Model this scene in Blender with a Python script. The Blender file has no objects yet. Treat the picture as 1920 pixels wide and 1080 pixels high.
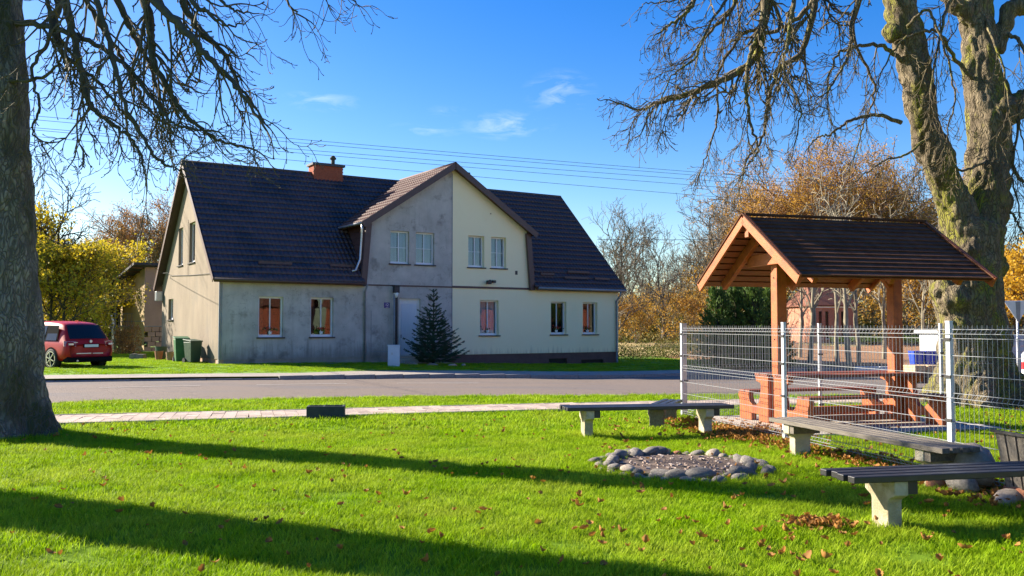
import bpy, math, random
import numpy as np
from mathutils import Vector, Matrix, noise
R = math.radians
rnd = random.Random(7)
S = bpy.context.scene
C = S.collection

# ------------------------------------------------------------------ camera, sky, sun, exposure
cam = bpy.data.cameras.new('camera'); cam.sensor_width = 36; cam.lens = 1690/1920*36
cam.clip_start = .1; cam.clip_end = 1500
camo = bpy.data.objects.new('camera', cam); C.objects.link(camo)
camo.location = (0, 0, 1.55); camo.rotation_euler = (math.pi/2 + .0425, 0, 0)
S.camera = camo
SUN_EL = R(27); SUN_AZ = math.atan2(-.91, .41)          # azimuth clockwise from +Y
sund = Vector((math.sin(SUN_AZ)*math.cos(SUN_EL), math.cos(SUN_AZ)*math.cos(SUN_EL), math.sin(SUN_EL)))
W = bpy.data.worlds.new('World'); S.world = W; W.use_nodes = True
wn, wl = W.node_tree.nodes, W.node_tree.links
wn.clear()
wo = wn.new('ShaderNodeOutputWorld'); bg = wn.new('ShaderNodeBackground')
sky = wn.new('ShaderNodeTexSky'); sky.sky_type = 'NISHITA'; sky.sun_disc = False
sky.sun_elevation = SUN_EL; sky.sun_rotation = SUN_AZ
sky.air_density = 1.0; sky.dust_density = .6; sky.ozone_density = 2.4; sky.altitude = 0
hs = wn.new('ShaderNodeHueSaturation'); hs.inputs['Saturation'].default_value = 1.5; hs.inputs['Hue'].default_value = .5165
wl.new(sky.outputs[0], hs.inputs['Color'])
# thin cirrus wisps, laid out as directions on the sky
tc = wn.new('ShaderNodeTexCoord')
def mathn(op, a, b=None, c=None):
    n = wn.new('ShaderNodeMath'); n.operation = op
    for i, v in enumerate((a, b, c)):
        if v is None: continue
        if isinstance(v, (int, float)): n.inputs[i].default_value = v
        else: wl.new(v, n.inputs[i])
    return n.outputs[0]
mpg = wn.new('ShaderNodeMapping'); mpg.inputs['Rotation'].default_value = (0, R(18), 0); mpg.inputs['Scale'].default_value = (9, 9, 34)
wl.new(tc.outputs['Generated'], mpg.inputs[0])
nz = wn.new('ShaderNodeTexNoise'); nz.inputs['Scale'].default_value = 2.1; nz.inputs['Detail'].default_value = 9; nz.inputs['Roughness'].default_value = .62; nz.inputs['Distortion'].default_value = .8
wl.new(mpg.outputs[0], nz.inputs['Vector'])
tot = None
for (px, py, rx, ry, k) in ((952, 232, 95, 30, .85), (1050, 170, 75, 45, .6), (600, 186, 75, 22, .7), (800, 240, 80, 16, .5), (830, 205, 60, 12, .25)):
    d = Vector(((px-960)/1690, 1, (612-py)/1690)).normalized()
    sub = wn.new('ShaderNodeVectorMath'); sub.operation = 'SUBTRACT'; sub.inputs[1].default_value = d
    wl.new(tc.outputs['Generated'], sub.inputs[0])
    mp = wn.new('ShaderNodeVectorMath'); mp.operation = 'MULTIPLY'; mp.inputs[1].default_value = (1690/rx, 1690/rx*.6, 1690/ry)
    wl.new(sub.outputs[0], mp.inputs[0])
    ln = wn.new('ShaderNodeVectorMath'); ln.operation = 'LENGTH'; wl.new(mp.outputs[0], ln.inputs[0])
    f = mathn('MULTIPLY', mathn('MAXIMUM', mathn('SUBTRACT', 1.0, ln.outputs['Value']), 0.0), k)
    tot = f if tot is None else mathn('ADD', tot, f)
nn = mathn('MAXIMUM', mathn('MULTIPLY', mathn('SUBTRACT', nz.outputs['Fac'], .47), 5.0), 0.0)
fac = mathn('MINIMUM', mathn('MULTIPLY', mathn('MULTIPLY', tot, nn), .45), .26)
mx = wn.new('ShaderNodeMix'); mx.data_type = 'RGBA'
wl.new(fac, mx.inputs['Factor']); wl.new(hs.outputs[0], mx.inputs['A']); mx.inputs['B'].default_value = (6, 6.4, 7, 1)
wl.new(mx.outputs['Result'], bg.inputs['Color']); bg.inputs['Strength'].default_value = .07
wl.new(bg.outputs[0], wo.inputs[0])
sl = bpy.data.lights.new('sun', 'SUN'); sl.energy = 4.6; sl.angle = R(.55); sl.color = (1, .90, .74)
so = bpy.data.objects.new('sun', sl); C.objects.link(so)
so.rotation_euler = sund.to_track_quat('Z', 'Y').to_euler(); so.location = (-40, 20, 30)
S.view_settings.view_transform = 'Standard'; S.view_settings.look = 'None'
S.view_settings.exposure = 1.7; S.view_settings.gamma = 1; S.view_settings.use_curve_mapping = False
S.render.engine = 'CYCLES'
S.cycles.max_bounces = 6; S.cycles.transparent_max_bounces = 12; S.cycles.caustics_reflective = False; S.cycles.caustics_refractive = False

# ------------------------------------------------------------------ helpers
def lin(h):
    h = h.lstrip('#'); out = []
    for i in (0, 2, 4):
        c = int(h[i:i+2], 16)/255
        out.append(c/12.92 if c <= .04045 else ((c+.055)/1.055)**2.4)
    return tuple(out) + (1,)

MATS = {}
def mat(name, c1, c2=None, scale=4, rough=.7, bump=0, bscale=30, metal=0, spec=.5, c3=None, s3=1.2, t3=.55, stretch=None, trans=0, detail=6, lo=.35, hi=.65, coat=0, bdist=.02, rvar=0, perobj=0, streak=0, crack=None, dirtz=None):
    """procedural material: two noise-mixed colours, an optional third in large patches, bump, translucency"""
    m = bpy.data.materials.new(name); m.use_nodes = True; MATS[name] = m
    n, l = m.node_tree.nodes, m.node_tree.links
    b = n['Principled BSDF']
    c1 = lin(c1) if isinstance(c1, str) else tuple(c1)+(1,)
    b.inputs['Roughness'].default_value = rough; b.inputs['Metallic'].default_value = metal
    b.inputs['Specular IOR Level'].default_value = spec; b.inputs['Coat Weight'].default_value = coat
    g = n.new('ShaderNodeTexCoord'); vec = g.outputs['Object']
    if stretch:
        mp = n.new('ShaderNodeMapping'); mp.inputs['Scale'].default_value = stretch
        l.new(vec, mp.inputs[0]); vec = mp.outputs[0]
    def noise_(sc, det=detail, r=.6):
        t = n.new('ShaderNodeTexNoise'); t.inputs['Scale'].default_value = sc; t.inputs['Detail'].default_value = det
        t.inputs['Roughness'].default_value = r; l.new(vec, t.inputs['Vector']); return t.outputs['Fac']
    def ramp(v, a, z):
        r = n.new('ShaderNodeMapRange'); r.inputs[1].default_value = a; r.inputs[2].default_value = z
        l.new(v, r.inputs[0]); return r.outputs[0]
    def mix(f, a, z):
        x = n.new('ShaderNodeMix'); x.data_type = 'RGBA'; l.new(f, x.inputs['Factor'])
        for v, s in ((a, 'A'), (z, 'B')):
            if isinstance(v, tuple): x.inputs[s].default_value = v
            else: l.new(v, x.inputs[s])
        return x.outputs['Result']
    col = c1
    if c2 is not None:
        c2 = lin(c2) if isinstance(c2, str) else tuple(c2)+(1,)
        col = mix(ramp(noise_(scale), lo, hi), c1, c2)
    if c3 is not None:
        c3 = lin(c3) if isinstance(c3, str) else tuple(c3)+(1,)
        col = mix(ramp(noise_(s3, 5, .65), t3, t3+.13), col, c3)
    if streak or dirtz:
        mp2 = n.new('ShaderNodeMapping'); mp2.inputs['Scale'].default_value = (5, 5, .35); l.new(g.outputs['Object'], mp2.inputs[0])
        t2 = n.new('ShaderNodeTexNoise'); t2.inputs['Scale'].default_value = 1.3; t2.inputs['Detail'].default_value = 7; t2.inputs['Roughness'].default_value = .7; l.new(mp2.outputs[0], t2.inputs['Vector'])
        r2 = n.new('ShaderNodeMapRange'); r2.inputs[1].default_value = .54; r2.inputs[2].default_value = .75; r2.inputs[4].default_value = streak; l.new(t2.outputs['Fac'], r2.inputs[0])
        col = mix(r2.outputs[0], col, tuple(x*.45 for x in c1[:3])+(1,))
    if dirtz:
        sx_ = n.new('ShaderNodeSeparateXYZ'); l.new(g.outputs['Object'], sx_.inputs[0])
        ad_ = n.new('ShaderNodeMath'); ad_.operation = 'MULTIPLY_ADD'; l.new(t2.outputs['Fac'], ad_.inputs[0]); ad_.inputs[1].default_value = -1.4; l.new(sx_.outputs['Z'], ad_.inputs[2])
        r3_ = n.new('ShaderNodeMapRange'); r3_.inputs[1].default_value = dirtz-.75; r3_.inputs[2].default_value = dirtz-.2; r3_.inputs[3].default_value = .5; r3_.inputs[4].default_value = 0; l.new(ad_.outputs[0], r3_.inputs[0])
        col = mix(r3_.outputs[0], col, (.10, .085, .06, 1))
    if crack:
        vc = n.new('ShaderNodeTexVoronoi'); vc.feature = 'DISTANCE_TO_EDGE'; vc.inputs['Scale'].default_value = crack[0]
        nw_ = n.new('ShaderNodeTexNoise'); nw_.inputs['Scale'].default_value = crack[0]*3; nw_.inputs['Detail'].default_value = 6; l.new(g.outputs['Object'], nw_.inputs['Vector'])
        sv = n.new('ShaderNodeVectorMath'); sv.operation = 'MULTIPLY_ADD'; l.new(nw_.outputs['Color'], sv.inputs[0]); sv.inputs[1].default_value = (1.1/crack[0],)*3; l.new(g.outputs['Object'], sv.inputs[2]); l.new(sv.outputs[0], vc.inputs['Vector'])
        rc = n.new('ShaderNodeMapRange'); rc.inputs[1].default_value = 0; rc.inputs[2].default_value = crack[1]; rc.inputs[3].default_value = crack[2]; rc.inputs[4].default_value = 0; l.new(vc.outputs['Distance'], rc.inputs[0])
        col = mix(rc.outputs[0], col, tuple(x*.35 for x in c1[:3])+(1,))
    if perobj:
        oi = n.new('ShaderNodeObjectInfo')
        h = n.new('ShaderNodeHueSaturation'); l.new(ramp(oi.outputs['Random'], 0, 1), h.inputs['Value'])
        r = h.inputs['Value'].links[0].from_node; r.inputs[3].default_value = 1-perobj; r.inputs[4].default_value = 1+perobj
        if isinstance(col, tuple): h.inputs['Color'].default_value = col
        else: l.new(col, h.inputs['Color'])
        col = h.outputs[0]
    if isinstance(col, tuple): b.inputs['Base Color'].default_value = col
    else: l.new(col, b.inputs['Base Color'])
    if rvar:
        rr = ramp(noise_(scale*2), .3, .7); rn = rr.node; rn.inputs[3].default_value = max(0, rough-rvar); rn.inputs[4].default_value = min(1, rough+rvar)
        l.new(rr, b.inputs['Roughness'])
    if bump:
        bn = n.new('ShaderNodeBump'); bn.inputs['Strength'].default_value = bump; bn.inputs['Distance'].default_value = bdist
        l.new(noise_(bscale, 8, .65), bn.inputs['Height']); l.new(bn.outputs[0], b.inputs['Normal'])
    if trans:
        tr = n.new('ShaderNodeBsdfTranslucent'); ms = n.new('ShaderNodeMixShader'); ms.inputs[0].default_value = trans
        if isinstance(col, tuple): tr.inputs[0].default_value = col
        else: l.new(col, tr.inputs[0])
        l.new(b.outputs[0], ms.inputs[1]); l.new(tr.outputs[0], ms.inputs[2])
        l.new(ms.outputs[0], n['Material Output'].inputs[0])
    return m

class MB:
    def __init__(s): s.v = []; s.f = []
    def add(s, vs, fs):
        o = len(s.v); s.v.extend(vs); s.f.extend([tuple(i+o for i in f) for f in fs])
    def box(s, x0, x1, y0, y1, z0, z1, M=None):
        vs = [(x, y, z) for z in (z0, z1) for y in (y0, y1) for x in (x0, x1)]
        if M is not None: vs = [tuple(M @ Vector(v)) for v in vs]
        s.add(vs, [(0, 2, 3, 1), (4, 5, 7, 6), (0, 1, 5, 4), (1, 3, 7, 5), (3, 2, 6, 7), (2, 0, 4, 6)])
    def bar(s, a, b, w, h, up=(0, 0, 1)):
        a, b = Vector(a), Vector(b); d = (b-a).normalized(); up = Vector(up)
        if abs(d.dot(up)) > .98: up = Vector((0, 1, 0))
        x = d.cross(up).normalized()*w/2; z = x.cross(d).normalized()*h/2
        vs = [tuple(p+i*x+j*z) for p in (a, b) for i, j in ((-1, -1), (1, -1), (1, 1), (-1, 1))]
        s.add(vs, [(0, 3, 2, 1), (4, 5, 6, 7), (0, 1, 5, 4), (1, 2, 6, 5), (2, 3, 7, 6), (3, 0, 4, 7)])
    def poly(s, pts): s.add(list(pts), [tuple(range(len(pts)))])
    def prism(s, pts, d):
        """extrude polygon pts by vector d"""
        n = len(pts); d = Vector(d)
        s.add([tuple(p) for p in pts] + [tuple(Vector(p)+d) for p in pts],
              [tuple(range(n))[::-1], tuple(range(n, 2*n))] + [(i, (i+1) % n, n+(i+1) % n, n+i) for i in range(n)])
    def tube(s, pts, rs, n=6, cap=True):
        pts = [Vector(p) for p in pts]; k = len(pts)
        if isinstance(rs, (int, float)): rs = [rs]*k
        o = len(s.v); ref = Vector((.13, .21, 1)).normalized(); cs = [(math.cos(2*math.pi*i/n), math.sin(2*math.pi*i/n)) for i in range(n)]
        for i, p in enumerate(pts):
            d = (pts[min(i+1, k-1)]-pts[max(i-1, 0)])
            if d.length < 1e-9: d = Vector((0, 0, 1))
            d.normalize()
            if i == 0:
                if abs(d.dot(ref)) > .95: ref = Vector((1, .1, 0)).normalized()
                x = (ref-d*ref.dot(d)).normalized()
            else:
                x = x-d*x.dot(d)
                if x.length < 1e-6: x = Vector((1, 0, .1))
                x.normalize()
            y = d.cross(x); r = rs[i]
            for c, t in cs:
                s.v.append((p.x+(x.x*c+y.x*t)*r, p.y+(x.y*c+y.y*t)*r, p.z+(x.z*c+y.z*t)*r))
        for i in range(k-1):
            a = o+i*n; b = a+n
            for j in range(n):
                q = (j+1) % n
                s.f.append((a+j, a+q, b+q, b+j))
        if cap:
            s.f.append(tuple(o+j for j in range(n))[::-1]); s.f.append(tuple(o+(k-1)*n+j for j in range(n)))
    def cyl(s, c, r, z0, z1, n=12, r2=None):
        s.tube([(c[0], c[1], z0), (c[0], c[1], z1)], [r, r if r2 is None else r2], n)

def obj(name, mb, m, parent=None, smooth=False, loc=None, kind=None, bevel=0):
    me = bpy.data.meshes.new(name)
    if isinstance(mb, MB): me.from_pydata(mb.v, [], mb.f)
    else: me = mb
    me.update()
    if smooth: me.shade_smooth()
    o = bpy.data.objects.new(name, me); C.objects.link(o)
    if m is not None and not me.materials: me.materials.append(MATS[m] if isinstance(m, str) else m)
    if parent is not None: o.parent = parent
    if loc is not None: o.location = loc
    if kind: o['kind'] = kind
    if bevel:
        b = o.modifiers.new('bevel', 'BEVEL'); b.width = bevel; b.segments = 2; b.limit_method = 'ANGLE'; b.angle_limit = R(40)
    return o
def tag(o, label, cat, group=None):
    o['label'] = label; o['category'] = cat
    if group: o['group'] = group
    return o
def thing(name, label, cat, loc=(0, 0, 0), rz=0, group=None):
    o = bpy.data.objects.new(name, None); C.objects.link(o); o.empty_display_size = .2
    o.location = loc; o.rotation_euler = (0, 0, rz)
    return tag(o, label, cat, group)
def link_like(src, parent, loc=None, rot=None):
    c = src.copy(); C.objects.link(c); c.parent = parent
    if loc is not None: c.location = loc
    if rot is not None: c.rotation_euler = rot
    return c
KIDS = {}
def copy_tree(root, loc, rz, label, scale=1):
    r = root.copy(); C.objects.link(r); r.location = loc; r.rotation_euler = (0, 0, rz); r['label'] = label
    r.scale = (scale,)*3 if isinstance(scale, (int, float)) else scale
    for ch in list(root.children):
        c = ch.copy(); C.objects.link(c); c.parent = r
        for g in list(ch.children):
            d = g.copy(); C.objects.link(d); d.parent = c
    return r
def sstep(t): t = min(1, max(0, t)); return t*t*(3-2*t)
def zt(x, y): return -.36*sstep((x+10)/15)*sstep((y-20)/14)
def lerp(a, b, t): return a+(b-a)*t

# ------------------------------------------------------------------ materials
mat('lawn_soil', (.11, .19, .012), (.15, .25, .018), 3, 1.0, .5, 60, c3=(.12, .13, .025), s3=.8, t3=.6, spec=.05)
mat('far_grass', (.13, .26, .012), (.18, .33, .018), 1.2, .9, .8, 40, c3=(.16, .20, .04), s3=.35, t3=.55, bdist=.05)
mat('asphalt', (.14, .104, .080), (.18, .136, .106), 40, .85, .35, 250, c3=(.125, .105, .098), s3=.25, t3=.5, stretch=(.5, 1.6, 1), crack=(.32, .012, .55))
mat('pavement_concrete', (.28, .235, .19), (.35, .30, .25), 9, .85, .3, 120, c3=(.20, .185, .17), s3=.7, t3=.55)
mat('kerb_concrete', (.22, .205, .19), (.30, .28, .26), 12, .85, .3, 90)
mat('paver', (.36, .27, .22), (.44, .35, .29), 10, .9, .3, 120, perobj=.16)
mat('path_sand', (.10, .085, .055), (.15, .125, .09), 8, .95)
mat('road_paint', (.50, .47, .43), (.24, .21, .19), 25, .8)
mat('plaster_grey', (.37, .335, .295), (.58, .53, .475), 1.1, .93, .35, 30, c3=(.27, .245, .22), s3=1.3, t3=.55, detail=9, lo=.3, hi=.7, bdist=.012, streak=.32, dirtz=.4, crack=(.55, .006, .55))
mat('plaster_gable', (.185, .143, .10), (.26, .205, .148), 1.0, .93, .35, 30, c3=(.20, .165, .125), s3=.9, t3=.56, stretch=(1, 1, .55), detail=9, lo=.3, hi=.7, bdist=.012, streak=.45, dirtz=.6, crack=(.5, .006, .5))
mat('plaster_cream', (.95, .81, .50), (.95, .83, .53), .8, .9, .2, 90, bdist=.005, c3=(.92, .78, .48), s3=.4, t3=.56, streak=.04, dirtz=.02)
mat('plinth_brown', (.10, .055, .05), (.13, .072, .062), 3, .8, .2, 60)
mat('plinth_terracotta', (.36, .20, .13), (.44, .27, .18), 3, .9, .3, 40)
mat('roof_tile_dark', (.062, .037, .038), (.085, .052, .052), 3, .48, .25, 60, c3=(.034, .024, .028), s3=.6, t3=.5, rvar=.08)
mat('roof_tile_brown', (.055, .030, .026), (.075, .042, .037), 3, .52, .25, 60, rvar=.08)
mat('roof_tile_red', (.075, .032, .025), (.10, .045, .035), 4, .6, .2, 60, spec=.25)
mat('brown_trim', (.075, .038, .032), (.09, .048, .04), 5, .5, .1, 40)
mat('soffit_wood', (.09, .045, .028), (.13, .068, .04), 5, .7, .2, 40)
mat('zinc', (.42, .44, .47), (.52, .54, .57), 8, .35, metal=.7)
mat('grey_pipe', (.20, .21, .23), (.26, .27, .29), 8, .5, metal=.3)
mat('brick_red', (.33, .07, .03), (.42, .11, .05), 14, .85, .4, 60)
mat('mortar', (.34, .26, .22), None, rough=.95)
mat('white_frame', (.78, .78, .78), (.72, .73, .75), 5, .35)
mat('sill_dark', (.035, .03, .032), None, rough=.45)
mat('curtain', (.80, .82, .88), (.88, .89, .92), 6, .9, .6, 10, stretch=(9, 1, .4), trans=.3)
mat('curtain_dark', (.12, .075, .045), (.20, .13, .08), 3, .9, .6, 10, stretch=(9, 1, .4))
mat('room_dark', (.02, .018, .016), None, rough=.9)
mat('door_white', (.75, .74, .72), (.70, .70, .69), 4, .5)
mat('pot_white', (.8, .8, .78), None, rough=.4)
mat('petal_red', (.55, .035, .02), (.65, .10, .03), 20, .6, trans=.2)
mat('petal_leaf', (.07, .15, .02), (.11, .22, .03), 20, .6, trans=.3)
mat('plate_blue', (.012, .02, .20), None, rough=.3)
mat('paint_white', (.8, .8, .8), None, rough=.5)
mat('black_plastic', (.012, .012, .014), (.02, .02, .022), 8, .5)
mat('cabinet_grey', (.52, .58, .66), (.58, .63, .70), 5, .5)
mat('spruce_needle', (.022, .058, .024), (.042, .09, .034), 6, .75, trans=.1)
mat('thuja_leaf', (.04, .085, .012), (.10, .17, .02), 2.5, .75, trans=.25)
mat('bark_dark', (.055, .047, .030), (.095, .082, .05), 5, .92, .6, 40)
mat('bark_twig', (.075, .056, .028), (.15, .115, .055), 2, .85)
mat('bark_far', (.12, .095, .065), (.19, .155, .11), 2, .9)
mat('bark_farbrown', (.20, .11, .055), (.27, .16, .085), 2, .9)
mat('bark_pale', (.30, .26, .18), (.20, .17, .11), 4, .9)
mat('leaf_yellow', (.58, .42, .02), (.44, .38, .02), 1.2, .7, trans=.45, c3=(.62, .42, .03), s3=.7, t3=.5)
mat('leaf_orange', (.50, .25, .03), (.55, .34, .04), 1.0, .7, trans=.4, c3=(.36, .17, .03), s3=.8, t3=.5)
mat('leaf_russet', (.36, .17, .05), (.44, .24, .07), 1.0, .75, trans=.35)
mat('leaf_gold', (.62, .36, .02), (.50, .32, .025), 1.0, .7, trans=.45)
mat('dry_grass', (.42, .30, .12), (.50, .37, .18), 1.5, .95, .8, 30, c3=(.25, .22, .07), s3=.5, bdist=.1)
mat('brush', (.24, .17, .045), (.15, .13, .035), 2, .9, trans=.25, c3=(.10, .13, .025), s3=.5, t3=.5)
mat('brush_dark', (.05, .045, .02), (.09, .075, .03), 2, .9, trans=.2, c3=(.05, .08, .018), s3=.5, t3=.5)
mat('hedge_green', (.07, .10, .018), (.16, .15, .03), 1.2, .9, trans=.2, c3=(.20, .15, .04), s3=.7, t3=.52)
mat('fallen_leaf', (.28, .115, .018), (.42, .20, .035), 3, .8, trans=.2, c3=(.23, .095, .035), s3=4, t3=.5, perobj=.3)
mat('leaf_litter', (.27, .13, .06), (.36, .19, .09), 5, .95, .8, 40, c3=(.20, .12, .05), s3=2, bdist=.06)
mat('galvanised', (.42, .45, .50), (.52, .55, .60), 20, .5, metal=.3)
mat('fence_wire', (.24, .25, .27), (.32, .33, .35), 20, .5, metal=.3)
mat('wood_orange', (.36, .083, .015), (.46, .118, .022), 2, .55, .3, 20, stretch=(3, 3, 3), c3=(.27, .06, .014), s3=1.2, t3=.52, streak=.45)
mat('wood_redbrown', (.19, .048, .02), (.26, .07, .026), 2, .6, .3, 20)
mat('shingle_brown', (.085, .038, .022), (.13, .062, .038), 5, .9, spec=.15, bump=.4, bscale=60, perobj=.25)
mat('bench_black', (.016, .015, .017), (.026, .025, .028), 6, .42, .15, 40)
mat('bench_weathered', (.12, .10, .078), (.19, .162, .128), 3, .75, .5, 30, stretch=(1, 14, 14), c3=(.075, .064, .052), s3=2)
mat('bench_concrete', (.42, .36, .25), (.52, .46, .34), 8, .9, .6, 60, c3=(.32, .27, .16), s3=3, t3=.5)
mat('slab_concrete', (.40, .35, .28), (.48, .42, .34), 6, .9, .4, 60)
mat('stone_grey', (.13, .115, .095), (.25, .22, .185), 6, .85, .6, 25, perobj=.3)
mat('stone_buff', (.30, .24, .18), (.40, .33, .25), 6, .85, .6, 25, perobj=.2)
mat('stone_red', (.30, .11, .055), (.38, .16, .08), 6, .85, .6, 25)
mat('ash_earth', (.075, .05, .038), (.20, .14, .10), 9, .95, .8, 40, c3=(.03, .024, .02), s3=2.5, t3=.52, bdist=.04)
mat('chip_pale', (.48, .40, .33), (.30, .20, .14), 9, .9)
mat('planter_dark', (.022, .032, .036), (.035, .045, .05), 10, .7, .3, 60)
mat('car_red', (.42, .010, .010), (.45, .012, .012), 2, .4, spec=.25, coat=.12)
mat('car_black', (.012, .012, .013), None, rough=.95, spec=.05)
mat('tyre', (.018, .018, .018), (.03, .03, .03), 20, .8)
mat('alloy', (.55, .55, .56), None, rough=.3, metal=.8)
mat('car_glass', (.012, .018, .025), None, rough=.12, spec=.35)
mat('lamp_red', (.45, .08, .07), (.55, .25, .22), 9, .15, coat=1)
mat('number_plate', (.75, .75, .72), None, rough=.4)
mat('bin_green', (.018, .10, .035), (.025, .13, .05), 4, .5)
mat('bin_dark', (.03, .065, .045), (.04, .08, .05), 4, .5)
mat('render_ochre', (.52, .38, .20), (.60, .45, .25), 1.2, .92, .3, 40, c3=(.44, .33, .19), s3=1, t3=.56)
mat('render_pink', (.36, .24, .17), (.42, .29, .21), 1.2, .92, .3, 40)
mat('roof_felt', (.035, .035, .04), (.05, .05, .055), 4, .8)
mat('steel_white', (.80, .80, .78), (.72, .72, .70), 3, .5)
mat('bin_blue', (.02, .06, .52), (.03, .09, .58), 4, .4)
mat('timber_new', (.58, .40, .22), (.64, .47, .28), 6, .8)
mat('panel_concrete', (.42, .47, .50), (.50, .54, .57), 3, .85, .2, 50, c3=(.38, .42, .44), s3=1)
mat('sign_grey', (.72, .73, .74), (.66, .67, .68), 4, .5)
mat('red_paint', (.62, .02, .02), None, rough=.5)
mat('brick_far', (.36, .14, .08), (.46, .22, .14), 10, .9, .4, 40, c3=(.56, .36, .27), s3=1.5)
mat('brick_dull', (.075, .028, .016), (.12, .05, .03), 2.5, .9, .4, 40, c3=(.10, .05, .035), s3=.5)
mat('tile_far', (.15, .05, .028), (.21, .075, .04), 8, .85, .5, 30)
mat('wire_dark', (.03, .03, .03), None, rough=.7)
mat('shade_dark', (.02, .018, .015), None, rough=.8)

def bark_material(name, c1, c2, moss, patch, mossamt):
    m = bpy.data.materials.new(name); m.use_nodes = True; MATS[name] = m
    n, l = m.node_tree.nodes, m.node_tree.links; b = n['Principled BSDF']; b.inputs['Roughness'].default_value = .92
    g = n.new('ShaderNodeTexCoord'); mp = n.new('ShaderNodeMapping'); mp.inputs['Scale'].default_value = (1, 1, .38); l.new(g.outputs['Object'], mp.inputs[0])
    def N(sc, d=8, vec=mp.outputs[0]):
        t = n.new('ShaderNodeTexNoise'); t.inputs['Scale'].default_value = sc; t.inputs['Detail'].default_value = d; t.inputs['Roughness'].default_value = .65; l.new(vec, t.inputs['Vector']); return t.outputs['Fac']
    def RM(v, a, z):
        r = n.new('ShaderNodeMapRange'); r.inputs[1].default_value = a; r.inputs[2].default_value = z; l.new(v, r.inputs[0]); return r.outputs[0]
    def MX(f, a, z):
        x = n.new('ShaderNodeMix'); x.data_type = 'RGBA'; l.new(f, x.inputs['Factor'])
        for v, s in ((a, 'A'), (z, 'B')):
            if isinstance(v, tuple): x.inputs[s].default_value = v+(1,)
            else: l.new(v, x.inputs[s])
        return x.outputs['Result']
    vo = n.new('ShaderNodeTexVoronoi'); vo.feature = 'DISTANCE_TO_EDGE'; vo.inputs['Scale'].default_value = 13
    l.new(mp.outputs[0], vo.inputs['Vector'])
    ds = n.new('ShaderNodeVectorMath'); ds.operation = 'ADD'; l.new(mp.outputs[0], ds.inputs[0])
    nv = n.new('ShaderNodeTexNoise'); nv.inputs['Scale'].default_value = 4; l.new(mp.outputs[0], nv.inputs['Vector'])
    sc = n.new('ShaderNodeVectorMath'); sc.operation = 'SCALE'; sc.inputs['Scale'].default_value = .7; l.new(nv.outputs['Color'], sc.inputs[0]); l.new(sc.outputs[0], ds.inputs[1]); l.new(ds.outputs[0], vo.inputs['Vector'])
    crack = RM(vo.outputs['Distance'], 0, .16)
    col = MX(RM(N(9), .35, .65), c1, c2)
    col = MX(RM(N(1.6), .5, .62), col, patch)
    col = MX(RM(N(2.2, 5), .62-mossamt, .72-mossamt), col, moss)
    dk = tuple(x*.72 for x in c1)
    col = MX(crack, dk, col)
    l.new(col, b.inputs['Base Color'])
    bn = n.new('ShaderNodeBump'); bn.inputs['Strength'].default_value = .9; bn.inputs['Distance'].default_value = .03
    ad = n.new('ShaderNodeMath'); ad.operation = 'MULTIPLY_ADD'; l.new(crack, ad.inputs[0]); ad.inputs[1].default_value = .6; l.new(N(22), ad.inputs[2])
    l.new(ad.outputs[0], bn.inputs['Height']); l.new(bn.outputs[0], b.inputs['Normal'])
bark_material('bark_grey', (.13, .115, .09), (.33, .295, .24), (.05, .052, .018), (.055, .042, .028), .10)
bark_material('bark_mossy', (.12, .09, .05), (.25, .20, .125), (.20, .19, .02), (.09, .065, .04), .125)

def glass_material():
    m = bpy.data.materials.new('window_glass'); m.use_nodes = True; MATS['window_glass'] = m
    n, l = m.node_tree.nodes, m.node_tree.links; n.remove(n['Principled BSDF'])
    t = n.new('ShaderNodeBsdfTransparent'); t.inputs[0].default_value = (.80, .84, .86, 1)
    g = n.new('ShaderNodeBsdfGlossy'); g.inputs['Roughness'].default_value = .015
    f = n.new('ShaderNodeFresnel'); geo = n.new('ShaderNodeNewGeometry'); io_ = n.new('ShaderNodeMath'); io_.operation = 'MULTIPLY_ADD'; io_.inputs[1].default_value = -1.1; io_.inputs[2].default_value = 2.1; l.new(geo.outputs['Backfacing'], io_.inputs[0]); l.new(io_.outputs[0], f.inputs['IOR'])
    x = n.new('ShaderNodeMixShader'); l.new(f.outputs[0], x.inputs[0]); l.new(t.outputs[0], x.inputs[1]); l.new(g.outputs[0], x.inputs[2])
    nz = n.new('ShaderNodeTexNoise'); nz.inputs['Scale'].default_value = 1.5; tc = n.new('ShaderNodeTexCoord'); l.new(tc.outputs['Object'], nz.inputs['Vector'])
    bn = n.new('ShaderNodeBump'); bn.inputs['Strength'].default_value = .15; bn.inputs['Distance'].default_value = .01; l.new(nz.outputs['Fac'], bn.inputs['Height']); l.new(bn.outputs[0], g.inputs['Normal'])
    l.new(x.outputs[0], n['Material Output'].inputs[0])
glass_material()

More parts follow.
